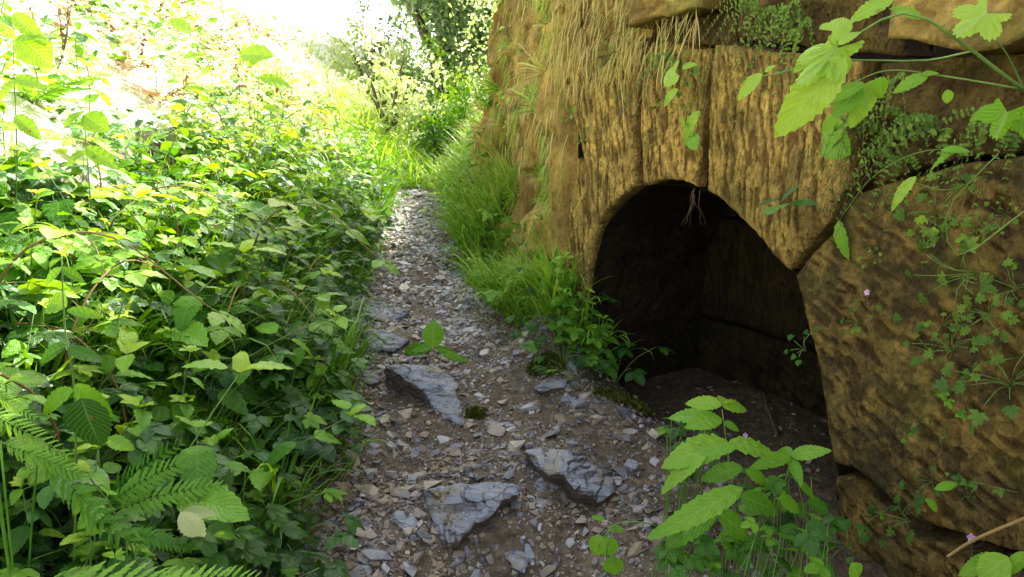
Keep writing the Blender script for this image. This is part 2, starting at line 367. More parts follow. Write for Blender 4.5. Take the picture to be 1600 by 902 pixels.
def sandstone_mat(name, dark=1.0, green=.25, tool=None, patch=0.0):
    m, nt = newmat(name); geo = N(nt, 'ShaderNodeNewGeometry'); at = N(nt, 'ShaderNodeAttribute', attribute_name='tint')
    def tex(scale, det=6., rough=.6, st=None):
        n = N(nt, 'ShaderNodeTexNoise', Scale=scale, Detail=det, Roughness=rough)
        if st:
            mp = N(nt, 'ShaderNodeMapping'); mp.inputs['Scale'].default_value = st; L(nt, geo.outputs['Position'], mp.inputs[0]); L(nt, mp.outputs[0], n.inputs['Vector'])
        else: L(nt, geo.outputs['Position'], n.inputs['Vector'])
        return n.outputs[0]
    big, med, fin, gr = tex(2.2), tex(9.), tex(60., 8., .7), tex(260., 3.)
    streak = tex(16., 4., .6, (1, 1, .18))
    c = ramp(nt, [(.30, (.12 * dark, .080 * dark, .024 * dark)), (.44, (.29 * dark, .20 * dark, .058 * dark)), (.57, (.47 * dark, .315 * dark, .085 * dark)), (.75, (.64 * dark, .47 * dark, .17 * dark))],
             math_(nt, 'ADD', math_(nt, 'MULTIPLY', big, .45), math_(nt, 'MULTIPLY', med, .55))).outputs[0]
    c = mixc(nt, 1., c, ramp(nt, [(.3, (.55, .5, .45)), (.5, (1, 1, 1)), (.72, (1.3, 1.3, 1.25))], fin).outputs[0], 'MULTIPLY')
    c = mixc(nt, math_(nt, 'MULTIPLY', math_(nt, 'SUBTRACT', streak, .52, True), 3.2, True), c, (.10 * dark, .06 * dark, .025 * dark))
    # shade in the hollows of the tooling painted into the colour (tint = relief height)
    hol = ramp(nt, [(.12, (.34, .28, .21)), (.4, (.62, .56, .48)), (.66, (1, 1, 1)), (1, (1.22, 1.2, 1.12))], at.outputs['Fac']).outputs[0]
    c = mixc(nt, 1., c, hol, 'MULTIPLY')
    if tool:
        mp = N(nt, 'ShaderNodeMapping'); mp2 = N(nt, 'ShaderNodeMapping')
        mp2.inputs['Rotation'].default_value = (0, 0, math.atan2(.868, .497)); L(nt, geo.outputs['Position'], mp2.inputs[0]); L(nt, mp2.outputs[0], mp.inputs[0])
        mp.inputs['Rotation'].default_value = (0, R(60), 0) if tool == 'd' else (0, 0, 0)
        mp.inputs['Scale'].default_value = (1, .3, .34) if tool == 'v' else (1, .3, .42)
        tn_ = N(nt, 'ShaderNodeTexNoise', Scale=92.0 if tool == 'v' else 42.0, Detail=3.0, Roughness=.55); tn_.inputs['Distortion'].default_value = .35; L(nt, mp.outputs[0], tn_.inputs['Vector'])
        tl = ramp(nt, [(.34, (0, 0, 0)), (.54, (1, 1, 1))], tn_.outputs[0]).outputs[0]
        amt = ramp(nt, [(.35, (.10,) * 3), (.65, (.55,) * 3)], big).outputs[0]
        c = mixc(nt, amt, c, mixc(nt, 1., c, mixc(nt, tl, (.30, .24, .17), (1.12, 1.1, 1.05)), 'MULTIPLY'))  # tool strokes darkened in the colour to read as shaded grooves
    if patch:
        pn_ = tex(5.5, 6., .7); c = mixc(nt, math_(nt, 'MULTIPLY', math_(nt, 'MULTIPLY', math_(nt, 'SUBTRACT', pn_, .47, True), 7.0, True), patch), c, (.055, .042, .016))
    gm = tex(3.4, 5.); c = mixc(nt, math_(nt, 'MULTIPLY', math_(nt, 'MULTIPLY', math_(nt, 'SUBTRACT', gm, .5, True), 5.0, True), green), c, (.14 * dark, .16 * dark, .03 * dark))
    b = N(nt, 'ShaderNodeBump', Strength=.95, Distance=.010)
    hsum = math_(nt, 'ADD', math_(nt, 'ADD', fin, math_(nt, 'MULTIPLY', gr, .3)), math_(nt, 'MULTIPLY', med, .8))
    if tool: hsum = math_(nt, 'ADD', hsum, math_(nt, 'MULTIPLY', tl, 1.3))
    L(nt, hsum, b.inputs['Height'])
    p = N(nt, 'ShaderNodeBsdfPrincipled', Roughness=.75); p.inputs['Specular IOR Level'].default_value = .25
    L(nt, c, p.inputs['Base Color']); L(nt, b.outputs[0], p.inputs['Normal'])
    o = N(nt, 'ShaderNodeOutputMaterial'); L(nt, p.outputs[0], o.inputs[0]); return m
M_['stone'] = sandstone_mat('tooled_sandstone', 1.22, .25, 'v')
M_['stone_peck'] = sandstone_mat('pecked_sandstone', .62, .7, 'd', .95)
M_['stone_rough'] = sandstone_mat('weathered_sandstone', 1.15, .5, None, .35)
M_['stone_dark'] = sandstone_mat('darker_sandstone', .5, .5, 'd', .6)  # darker, patchier version of the sandstone
M_['stone_in'] = sandstone_mat('joint_shade_sandstone', .075, .1)  # near-black sandstone copy, joint shade put into the colour
M_['stone_end'] = sandstone_mat('end_wall_shade_sandstone', .085, .5, 'v')  # sandstone copy with the dark of the arch interior painted in
M_['stone_back'] = sandstone_mat('vault_shade_sandstone', .08, .3, 'v')  # same stone blackened in colour to imitate shade inside the vault
M_['earth'] = sandstone_mat('crumbling_earth_face', 1.2, .35)

def ground_mat():
    m, nt = newmat('trodden_soil'); geo = N(nt, 'ShaderNodeNewGeometry')
    at = N(nt, 'ShaderNodeAttribute', attribute_name='tint')      # 0 bank soil, .5 path, 1 slope painted pale for overexposed sun
    def tex(s, d=6., r=.6):
        n = N(nt, 'ShaderNodeTexNoise', Scale=s, Detail=d, Roughness=r); L(nt, geo.outputs['Position'], n.inputs['Vector']); return n.outputs[0]
    a, b_, c_ = tex(5.), tex(28.), tex(140.)
    soil = ramp(nt, [(.3, (.030, .020, .012)), (.5, (.075, .05, .028)), (.7, (.15, .10, .055))], b_).outputs[0]
    pth = ramp(nt, [(.25, (.05, .036, .022)), (.45, (.13, .095, .058)), (.6, (.23, .18, .12)), (.8, (.38, .33, .25))], math_(nt, 'ADD', math_(nt, 'MULTIPLY', a, .4), math_(nt, 'MULTIPLY', b_, .6))).outputs[0]
    vo = N(nt, 'ShaderNodeTexVoronoi', Scale=75.0); L(nt, geo.outputs['Position'], vo.inputs['Vector'])
    pth = mixc(nt, .45, pth, mixc(nt, 1.0, pth, mixc(nt, .75, vo.outputs['Color'], (1, 1, 1)), 'MULTIPLY'))
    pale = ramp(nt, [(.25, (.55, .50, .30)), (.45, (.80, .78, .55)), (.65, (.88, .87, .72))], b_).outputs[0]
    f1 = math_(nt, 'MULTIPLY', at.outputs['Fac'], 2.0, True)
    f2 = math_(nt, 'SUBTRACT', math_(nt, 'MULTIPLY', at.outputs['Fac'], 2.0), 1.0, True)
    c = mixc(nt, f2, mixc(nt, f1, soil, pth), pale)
    bp = N(nt, 'ShaderNodeBump', Strength=.8, Distance=.012)
    L(nt, math_(nt, 'ADD', math_(nt, 'ADD', b_, math_(nt, 'MULTIPLY', c_, .35)), math_(nt, 'MULTIPLY', vo.outputs['Distance'], -.5)), bp.inputs['Height'])
    p = N(nt, 'ShaderNodeBsdfPrincipled', Roughness=.72); p.inputs['Specular IOR Level'].default_value = .35
    L(nt, c, p.inputs['Base Color']); L(nt, bp.outputs[0], p.inputs['Normal'])
    o = N(nt, 'ShaderNodeOutputMaterial'); L(nt, p.outputs[0], o.inputs[0]); return m
M_['ground'] = ground_mat()

# ------------------------------------------------------------------ terrain
KXG = .573; X0 = 2.4525
def cpath(Y): return np.interp(Y, [0, 2, 2.7, 3.3, 4.1, 5.4, 7.7, 10, 16], [-.1, -.12, -.14, -.2, -.36, -.66, -.90, -.7, .4])
def wl(Y): return np.interp(Y, [1.5, 2.1, 2.7, 3.3, 4.1, 4.7, 5.4, 7.7, 20], [.50, .50, .44, .48, .58, .42, .29, .25, .3])
def wr(Y): return np.interp(Y, [1.5, 2.7, 3.3, 4.1, 5.4, 7.7, 20], [.7, .7, .52, .30, .30, .27, .3])
def ground(X, Y, fine=True):
    X, Y = np.asarray(X, float), np.asarray(Y, float)
    z = np.interp(Y, [-5, 0, 3, 7.6, 8.6, 12, 60], [-.1, -.05, .28, .80, .80, .66, 2.5])
    s = np.maximum((cpath(Y) - wl(Y)) - X, 0)
    rise = np.where(s < 2.0, .86 * s, 1.72 + (s - 2.0) * .5) - .10 * (1 - np.exp(-s / .12)) * 0
    rise = rise + sstep(0, .1, s) * .05
    z = z + rise * np.interp(Y, [0, 7, 12, 40], [1, 1, .95, .9])
    r = np.maximum(X - (cpath(Y) + wr(Y)), 0)
    k = sstep(3.45, 4.1, Y)
    z = z + np.minimum(r, .6) * 1.15 * k - (1 - k) * np.minimum(r, .6) * .22
    far = sstep(7.4, 9.5, Y); z = z + far * np.clip(r, 0, 8) * .55
    z = z + .24 * np.exp(-(((X - .22) / .16) ** 2 + ((Y - 3.66) / .22) ** 2))
    near = np.exp(-np.maximum(Y - 9, 0) / 4)
    z = z + .05 * fbm(X * 1.3, Y * 1.3, 0, 3, 5) * (.3 + sstep(0, .3, s + r))
    if fine: z = z + (.014 * fbm(X * 7, Y * 7, 0, 4, 9)) * near
    inn = X - (X0 - KXG * Y); flat = .13 + .02 * fbm(X * 4, Y * 4, 0, 3, 15)
    z = np.where((Y < 5.6), z + (flat - z) * sstep(-.03, .12, inn) * (1 - sstep(5.0, 5.5, Y)), z)
    # treads between the half-buried slabs
    z = z - .15 * np.exp(-(((X + .02) / .26) ** 2 + ((Y - 2.08) / .15) ** 2)) - .07 * np.exp(-(((X - .22) / .16) ** 2 + ((Y - 2.42) / .12) ** 2)) - .06 * np.exp(-(((X + .34) / .20) ** 2 + ((Y - 2.72) / .2) ** 2))
    return z
def ghit(px, py, lift=0.0):
    d = ray(px, py); ts = np.concatenate([np.linspace(.8, 12, 1200), np.linspace(12, 60, 600)])
    P = CAM + d * ts[:, None]; h = P[:, 2] - ground(P[:, 0], P[:, 1]) - lift
    i = np.argmax(h < 0) if (h < 0).any() else -1
    if i <= 0: return P[i]
    t = ts[i - 1] + (ts[i] - ts[i - 1]) * h[i - 1] / (h[i - 1] - h[i] + 1e-9); return CAM + d * t
def gnormal(X, Y, e=.05):
    dx = (ground(X + e, Y, False) - ground(X - e, Y, False)) / (2 * e); dy = (ground(X, Y + e, False) - ground(X, Y - e, False)) / (2 * e)
    n = np.stack([-dx, -dy, np.ones_like(dx)], -1); return n / np.linalg.norm(n, axis=-1, keepdims=True)
def palemask(X, Y, Z):  # slope area where overexposed sun is painted pale
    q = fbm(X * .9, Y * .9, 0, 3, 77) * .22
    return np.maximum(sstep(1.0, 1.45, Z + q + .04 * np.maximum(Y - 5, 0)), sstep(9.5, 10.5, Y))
def grid_mesh(mb, P, tint):
    ny, nx = P.shape[:2]; idx = np.arange(ny * nx).reshape(ny, nx)
    a, b, c, d = idx[:-1, :-1], idx[:-1, 1:], idx[1:, 1:], idx[1:, :-1]
    F = np.concatenate([np.stack([a, b, c], -1).reshape(-1, 3), np.stack([a, c, d], -1).reshape(-1, 3)])
    U = np.stack(np.meshgrid(np.linspace(0, 1, nx), np.linspace(0, 1, ny)), -1).reshape(-1, 2)
    mb.add(P.reshape(-1, 3), F, U, np.asarray(tint).ravel() if np.ndim(tint) else tint); return mb
xs = np.concatenate([-3 - np.geomspace(.05, 60, 60)[::-1], np.linspace(-3, 2.2, 250), 2.2 + np.geomspace(.05, 60, 50)])
ys = np.concatenate([-1 - np.geomspace(.1, 20, 15)[::-1], np.linspace(-1, 1.2, 30)[:-1], np.linspace(1.2, 8.8, 360), 8.8 + np.geomspace(.05, 110, 90)])
GX, GY = np.meshgrid(xs, ys); GZ = ground(GX, GY)
sL = (cpath(GY) - wl(GY)) - GX; sR = GX - (cpath(GY) + wr(GY))
edge = fbm(GX * 5, GY * 5, 0, 3, 21) * .08
pm = 1 - sstep(-.02, .12, np.maximum(sL, sR) + edge)
KX_ = .573
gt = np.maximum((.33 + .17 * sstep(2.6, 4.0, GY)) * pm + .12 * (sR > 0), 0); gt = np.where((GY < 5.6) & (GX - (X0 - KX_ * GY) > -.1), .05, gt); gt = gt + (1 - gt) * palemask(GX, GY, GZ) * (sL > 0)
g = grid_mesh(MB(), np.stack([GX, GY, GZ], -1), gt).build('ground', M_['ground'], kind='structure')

# ------------------------------------------------------------------ the old wall with its arch
KX, X0 = .573, 2.4525; SL = math.hypot(1, KX)
DW = np.array([KX, -1, 0]) / SL; NW = np.array([-1, -KX, 0]) / SL
PW0 = np.array([X0 - KX * 3.6, 3.6, 0])
def uz(px, py):
    d = ray(px, py); t = ((PW0 - CAM) @ NW) / (d @ NW); P = CAM + d * t
    return np.array([(P - PW0) @ DW, P[2]])
def wp(u, z, off=0.0):
    u, z, off = np.broadcast_arrays(u, z, off)
    return PW0 + u[..., None] * DW + off[..., None] * NW + np.stack([0 * z, 0 * z, z], -1)
def wallpt(px, py, off=0.0):
    d = ray(px, py); t = ((PW0 + NW * off - CAM) @ NW) / (d @ NW); return CAM + d * t
def PL(*pts):   # polyline in (u,z): 2-tuples are picture positions on the wall plane, 3-tuples ('m',u,z) are metres
    return np.array([np.array(p[1:]) if p[0] == 'm' else uz(*p) for p in pts])
def resample(P, n):
    d = np.r_[0, np.cumsum(np.linalg.norm(np.diff(P, axis=0), axis=1))]; t = np.linspace(0, d[-1], n)
    return np.stack([np.interp(t, d, P[:, 0]), np.interp(t, d, P[:, 1])], -1)
def block(mb, bot, top, left, right, off=0, style='furrow', seed=0, step=.0042, gap=.004, depth=.16, rough=1.0, core=None, wob=.004):
    lb = max(np.linalg.norm(np.diff(bot, axis=0), axis=1).sum(), np.linalg.norm(np.diff(top, axis=0), axis=1).sum())
    lv = max(np.linalg.norm(np.diff(left, axis=0), axis=1).sum(), np.linalg.norm(np.diff(right, axis=0), axis=1).sum())
    nx, ny = max(int(lb / step), 8), max(int(lv / step), 8)
    b, t, l, r = resample(bot, nx), resample(top, nx), resample(left, ny), resample(right, ny)
    u = np.linspace(0, 1, nx)[None, :, None]; v = np.linspace(0, 1, ny)[:, None, None]
    P = (1 - v) * b[None] + v * t[None] + (1 - u) * l[:, None] + u * r[:, None] - ((1 - u) * (1 - v) * b[0] + u * (1 - v) * b[-1] + (1 - u) * v * t[0] + u * v * t[-1])
    cen = P.mean((0, 1)); U_, Z_ = P[..., 0], P[..., 1]
    # worn, slightly wavy arrises
    eu = np.minimum(u[..., 0], 1 - u[..., 0]) * lb; ev = np.minimum(v[..., 0], 1 - v[..., 0]) * lv
    e = np.minimum(eu, ev) * np.ones_like(U_)
    wv = np.exp(-e / .05)
    U_ = U_ + wob * 2 * fbm(U_ * 9, Z_ * 9, seed, 3, 31) * wv + gap * np.sign(cen[0] - U_) * np.exp(-eu / .012)
    Z_ = Z_ + wob * 2 * fbm(U_ * 9, Z_ * 9, seed + 9, 3, 32) * wv + gap * np.sign(cen[1] - Z_) * np.exp(-ev / .012)
    wu = U_ + .02 * fbm(U_ * 3, Z_ * 3, seed, 2, 3)
    big = .011 * fbm(U_ * 2.6, Z_ * 2.6, seed, 3, 41)
    if style == 'furrow':
        lean = .10 * (Z_ - 1.5)
        q = vnoise((wu + lean * np.sign(.4)) * 82 + .6 * vnoise(U_ * 20, Z_ * 9, seed, 57), Z_ * 15, seed, 51); q2 = vnoise(wu * 85, Z_ * 13, seed, 52)
        rel = .75 - 1.55 * sstep(-.05, .42, q) + .25 * q2
        amp = .0045 * (.45 + .55 * sstep(-.5, .5, fbm(U_ * 3, Z_ * 3, seed, 2, 54) + .5))
        d = amp * rel
    elif style == 'peck':
        a = R(28); uw = U_ + .05 * fbm(U_ * 2.2, Z_ * 2.2, seed, 2, 55); zw = Z_ + .05 * fbm(U_ * 2.2, Z_ * 2.2, seed, 2, 56)
        p1 = uw * np.cos(a) - zw * np.sin(a); p2 = uw * np.sin(a) + zw * np.cos(a)
        q = vnoise(p1 * 19 + .6 * vnoise(p2 * 9, p1 * 9, seed, 66), p2 * 58, seed, 61); q2 = fbm(U_ * 42, Z_ * 42, seed, 3, 62)
        rel = .7 - 1.6 * sstep(-.02, .45, q) + .35 * q2
        d = .0065 * rel * (.35 + .65 * sstep(-.4, .5, fbm(U_ * 2.3, Z_ * 2.3, seed, 3, 63)))
        pit = fbm(U_ * 12, Z_ * 12, seed, 2, 64); d = d - .014 * sstep(.55, 1.0, pit); rel = rel - .8 * sstep(.5, 1.0, pit)
    else:
        q2 = fbm(U_ * 14, Z_ * 14, seed, 5, 72); rel = q2 * .6; d = .02 * q2 * rough
        big = big * 2.6 * rough
    # smooth drafted margin along the edge
    mar = sstep(.012, .055, e); d = d * (.25 + .75 * mar); rel = rel * (.3 + .7 * mar)
    O = off + big + d - .016 * np.exp(-(e / .008)) + .0025 * fbm(U_ * 60, Z_ * 60, seed, 2, 73)
    tint = np.clip(.55 + .38 * rel, 0, 1)
    G = wp(U_, Z_, O)
    # sides go back into the wall
    back = wp(U_, Z_, off - depth * np.ones_like(O))
    ring = [(0, slice(None)), (slice(None), -1), (-1, slice(None, None, -1)), (slice(None, None, -1), 0)]
    grid_mesh(mb, G, tint)
    # subdivide sides so they keep the rough look
    for r_ in ring:
        a, bk = G[r_], back[r_]; ks = np.linspace(0, 1, 6)[:, None, None]
        S = a[None] * (1 - ks) + bk[None] * ks
        nz = .006 * fbm(S[..., 0] * 14, S[..., 1] * 14, S[..., 2] * 14, 3, 81); S[1:] = S[1:] + nz[1:, :, None] * np.array([.3, -.8, .5])
        grid_mesh(mb, S[::-1], np.repeat(np.linspace(.5, .05, 6)[::-1], S.shape[1]))
    if core is not None:
        cu, cz = P[..., 0], P[..., 1]; sel = np.ix_(np.linspace(0, ny - 1, 8).astype(int), np.linspace(0, nx - 1, 8).astype(int))
        cu, cz = cu[sel], cz[sel]; cc = np.array([cu.mean(), cz.mean()])
        grid_mesh(core, wp(cu + np.sign(cu - cc[0]) * .03 * (np.abs(cu - cc[0]) > .1) * 0, cz, (off - depth * .8) * np.ones_like(cu)), .1)
    return mb
wall = thing('arched_stone_wall', wp(.6, .1, 0), 'old sandstone wall of huge tooled blocks with a low dark arch beside the path', 'wall')
WO = np.array(wp(.6, .1, 0))
core = MB()
def wblock(name, mat, label=None, **kw):
    b = block(MB(), core=core, **kw).build(name, M_[mat], wall, WO)
    if label: b['label'] = label
    return b
LJ = [(903, 640), (912, 470), (918, 425), (926, 385), (935, 352)]
wblock('jamb_block', 'stone', 'narrow smooth jamb stone at the left foot of the arch', bot=PL((868, 640), (903, 640)), top=PL((903, 245), (935, 352)), left=PL((868, 640), (880, 420), (890, 320), (903, 245)), right=PL(*LJ), style='furrow', seed=1)
T1 = uz(893, 75); T2 = uz(1003, 62)
wblock('voussoir', 'stone', bot=PL((936, 350), (950, 332), (972, 309), (996, 292)), top=PL((872, 120), (1003, 62)), left=PL((936, 350), (915, 240), (893, 165), (872, 120)), right=PL((996, 292), (993, 200), (999, 110), (1003, 62)), seed=2, off=.01)
wblock('voussoir', 'stone', bot=PL((1000, 291), (1030, 285), (1062, 287), (1086, 296)), top=PL((1006, 66), (1102, 72)), left=PL((1000, 291), (997, 200), (1002, 110), (1006, 66)), right=PL((1086, 296), (1090, 200), (1096, 120), (1102, 72)), seed=3, off=-.008, wob=.006)
wblock('voussoir', 'stone', 'widest arch stone, cut with long vertical tool furrows', bot=PL((1104, 301), (1122, 310), (1150, 333), (1180, 362), (1205, 390), (1225, 412), (1237, 424)), top=PL((1120, 70), (1220, 78), (1350, 92)), left=PL((1104, 301), (1108, 200), (1113, 120), (1120, 70)), right=PL((1237, 424), (1264, 387), (1302, 338), (1328, 285), (1345, 180), (1350, 92)), seed=4, off=.015)
wblock('jamb_block', 'stone_peck', 'great right-hand jamb stone pecked with slanting tool marks', bot=PL((1297, 724), (1330, 730), (1362, 752), (1420, 812), (1600, 872), (1900, 960)), top=PL((1241, 430), (1268, 393), (1308, 347), (1336, 302), (1420, 272), (1600, 240), (1900, 190)), left=PL((1297, 724), (1291, 665), (1283, 612), (1271, 548), (1257, 484), (1241, 430)), right=PL((1900, 960), (1900, 190)), style='peck', seed=5, step=.0048, off=.0)
wblock('jamb_block', 'stone_dark', 'dark bottom stone below the gaping joint', bot=PL((1300, 1080), (1900, 1300)), top=PL((1301, 746), (1330, 748), (1362, 778), (1420, 838), (1600, 896), (1900, 984)), left=PL((1300, 1080), (1301, 746)), right=PL((1900, 1300), (1900, 984)), style='peck', seed=6, off=-.005)
# recessed stretch above the right jamb
wblock('recessed_block', 'stone_dark', bot=PL((1338, 298), (1420, 266), (1600, 234), (1900, 180)), top=PL((1352, 96), (1600, 70), (1900, 10)), left=PL((1338, 298), (1352, 96)), right=PL((1900, 180), (1900, 10)), style='rough', seed=7, off=-.075, rough=1.1)
# upper courses
ZT = 2.15
wblock('upper_block', 'stone_rough', bot=PL((868, 116), (1003, 58)), top=np.array([[uz(850, 100)[0], ZT], [T2[0], ZT]]), left=np.array([uz(868, 116), [uz(850, 100)[0], ZT]]), right=np.array([uz(1003, 58), [T2[0], ZT]]), style='rough', seed=8, off=-.02, rough=1.3)
wblock('upper_block', 'stone_rough', 'jutting ledge stone above the keystone', bot=PL((1012, 48), (1060, 28), (1112, 18)), top=np.array([[uz(1012, 50)[0], ZT], [uz(1112, 50)[0], ZT]]), left=np.array([uz(1012, 48), [uz(1012, 50)[0], ZT]]), right=np.array([uz(1112, 18), [uz(1112, 50)[0], ZT]]), style='rough', seed=9, off=.08)
wblock('recessed_block', 'stone_dark', bot=PL((1004, 74), (1114, 74)), top=PL((1004, 10), (1114, 10)), left=PL((1004, 74), (1004, 10)), right=PL((1114, 74), (1114, 10)), style='rough', seed=19, off=-.12)
wblock('upper_block', 'stone_dark', bot=PL((1118, 62), (1200, 70), (1395, 88)), top=np.array([[uz(1118, 60)[0], ZT], [uz(1395, 60)[0], ZT]]), left=np.array([uz(1118, 62), [uz(1118, 60)[0], ZT]]), right=np.array([uz(1395, 88), [uz(1395, 60)[0], ZT]]), style='rough', seed=10, off=-.06, rough=1.2)
wblock('upper_block', 'stone_rough', 'big overhanging block at the top right of the wall', bot=PL((1402, 62), (1450, 70), (1540, 88), (1570, 84), (1620, 62), (1900, -20)), top=np.array([[uz(1402, 60)[0], ZT], [uz(1900, 60)[0], ZT]]), left=np.array([uz(1402, 62), [uz(1402, 60)[0], ZT]]), right=np.array([uz(1900, -20), [uz(1900, 60)[0], ZT]]), style='rough', seed=11, off=.06)
us = [uz(850, 100)[0], .45, 1.1, 1.75, 2.45]
for i in range(4):
    a, b = us[i] + .008, us[i + 1] - .008
    wblock('upper_block', 'stone_rough', bot=np.array([[a, ZT + .012], [b, ZT + .012]]), top=np.array([[a, 2.62], [b, 2.62]]), left=np.array([[a, ZT + .012], [a, 2.62]]), right=np.array([[b, ZT + .012], [b, 2.62]]), style='rough', seed=12 + i, off=.01 * i, step=.02)
    wblock('upper_block', 'stone_rough', bot=np.array([[a, 2.632], [b, 2.632]]), top=np.array([[a, 3.15], [b, 3.15]]), left=np.array([[a, 2.632], [a, 3.15]]), right=np.array([[b, 2.632], [b, 3.15]]), style='rough', seed=22 + i, off=.0, step=.03)
uR = uz(1900, 400)[0]
for k, (z0, z1) in enumerate(((-.2, .75), (.762, 1.6), (1.612, ZT))):
    wblock('jamb_block', 'stone_peck', bot=np.array([[uR + .012, z0], [uR + 1.6, z0]]), top=np.array([[uR + .012, z1], [uR + 1.6, z1]]), left=np.array([[uR + .012, z0], [uR + .012, z1]]), right=np.array([[uR + 1.6, z0], [uR + 1.6, z1]]), style='peck', seed=40 + k, step=.02)
    wblock('jamb_block', 'stone_peck', bot=np.array([[uR + 1.612, z0], [uR + 3.6, z0]]), top=np.array([[uR + 1.612, z1], [uR + 3.6, z1]]), left=np.array([[uR + 1.612, z0], [uR + 1.612, z1]]), right=np.array([[uR + 3.6, z0], [uR + 3.6, z1]]), style='peck', seed=50 + k, step=.03)
wblock('upper_block', 'stone_rough', bot=np.array([[2.46, ZT + .012], [uR + 3.6, ZT + .012]]), top=np.array([[2.46, 3.15], [uR + 3.6, 3.15]]), left=np.array([[2.46, ZT + .012], [2.46, 3.15]]), right=np.array([[uR + 3.6, ZT + .012], [uR + 3.6, 3.15]]), style='rough', seed=60, step=.04)
core.build('dark_joint_backing', M_['stone_in'], wall, WO)  # dark sheets added behind the blocks so the joint gaps look black
# vault lining and back wall
IN = np.vstack([PL(*LJ), PL((950, 332), (972, 309), (997, 291), (1030, 285), (1062, 286), (1092, 296), (1120, 309), (1150, 333), (1180, 362), (1205, 390), (1225, 412), (1240, 428), (1257, 484), (1271, 548), (1283, 612), (1291, 665), (1297, 726), (1302, 745), (1300, 1080))])
IN = resample(IN, 150); ks = np.linspace(.035, .84, 60)
ctr = IN.mean(0); out = IN - ctr; out /= np.linalg.norm(out, axis=1, keepdims=True); IN2 = IN - out * .010
S = wp(np.repeat(IN2[None, :, 0], 60, 0), np.repeat(IN2[None, :, 1], 60, 0), -np.repeat(ks[:, None], 150, 1) * 1.0)
nz = fbm(S[..., 0] * 9, S[..., 1] * 9, S[..., 2] * 9, 4, 91) * .016
# course joints of the barrel
jn = np.minimum(np.abs((ks[:, None] % .42) - .21), .2); nz = nz + .03 * np.exp(-((S[..., 2] - .42) / .011) ** 2) + .022 * np.exp(-((S[..., 2] - .80) / .010) ** 2)
S = S + (wp(out[None, :, 0] + 0 * nz, out[None, :, 1] + 0 * nz, 0.0) - PW0) * nz[..., None] * np.where(ks < .2, .3, 1.)[:, None, None]
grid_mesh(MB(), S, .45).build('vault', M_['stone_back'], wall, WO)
for k, (z0, z1) in enumerate(((-.1, .425), (.445, .98), (.995, 1.6))):
    bb = block(MB(), bot=np.array([[-.3, z0], [1.9, z0]]), top=np.array([[-.3, z1], [1.9, z1]]), left=np.array([[-.3, z0], [-.3, z1]]), right=np.array([[1.9, z0], [1.9, z1]]), off=-.78 + .012 * k, style='furrow' if k else 'peck', seed=70 + k, step=.012, depth=.3)
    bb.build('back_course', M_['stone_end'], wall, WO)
# earth and rubble face continuing the wall up the path
plan = np.array([[PW0[0] + DW[0] * uz(893, 300)[0], PW0[1] + DW[1] * uz(893, 300)[0]], [.215, 4.4], [.07, 5.3], [-.12, 6.1], [-.17, 6.6], [.15, 7.4], [1.2, 8.3], [4, 9.2], [9, 10]])
pc = smooth_curve(np.c_[plan, np.zeros(len(plan))], 330)[:, :2]
dd = np.r_[0, np.cumsum(np.linalg.norm(np.diff(pc, axis=0), axis=1))]
tg = np.gradient(pc, axis=0); tg /= np.linalg.norm(tg, axis=1, keepdims=True); nn = np.stack([-tg[:, 1], tg[:, 0]], -1)
zz = np.linspace(-.2, 3.2, 200)
FU, FZ = np.meshgrid(dd, zz); PX = np.repeat(pc[None, :, 0], 200, 0); PY = np.repeat(pc[None, :, 1], 200, 0)
rel = .10 * fbm(FU * 1.6, FZ * 1.6, 0, 4, 101) + .022 * (1 - np.abs(vnoise(FU * 22, FZ * 5, 0, 102)) * 2) + .03 * fbm(FU * 9, FZ * 9, 3, 4, 103)
bed = vnoise(FU * .8, FZ * 4.5, 0, 104); rel = rel + .05 * sstep(-.1, .1, bed)
rel = rel * sstep(0, .25, FU) + .03 - .06 * (1 - sstep(0, .08, FU)) - .10 * (FZ - 1.2) * sstep(.1, 1, FU)
FP = np.stack([PX + nn[None, :, 0] * rel, PY + nn[None, :, 1] * rel, FZ], -1)
bank = thing('earth_face', (pc[60, 0], pc[60, 1], .5), 'crumbling ochre earth and rubble face draped with dry grass, left of the arch', 'earth bank')
grid_mesh(MB(), FP[:, ::-1], np.clip(.5 + 2.5 * (rel - rel.mean()), 0, 1)[:, ::-1]).build('rubble_face', M_['earth'], bank, (pc[60, 0], pc[60, 1], .5))
# hillside on top of wall
hp = np.vstack([[[PW0[0] + DW[0] * 6.2, PW0[1] + DW[1] * 6.2]], [[PW0[0] + DW[0] * 2, PW0[1] + DW[1] * 2]], pc[::12]])
HN = []
for i, p in enumerate(hp):
    q = np.array([.9, .35]) if i < 22 else np.array([.5, .1])
    HN.append([[p[0] + q[0] * s - .0, p[1] + q[1] * s, 3.13 + .25 * s - (0.5 * max(0, i - 12) / 10) * 0] for s in (-.02, .3, 1, 2.5, 6, 15, 40)])
HN = np.array(HN); grid_mesh(MB(), HN, .1).build('hillside', M_['ground'], kind='structure')

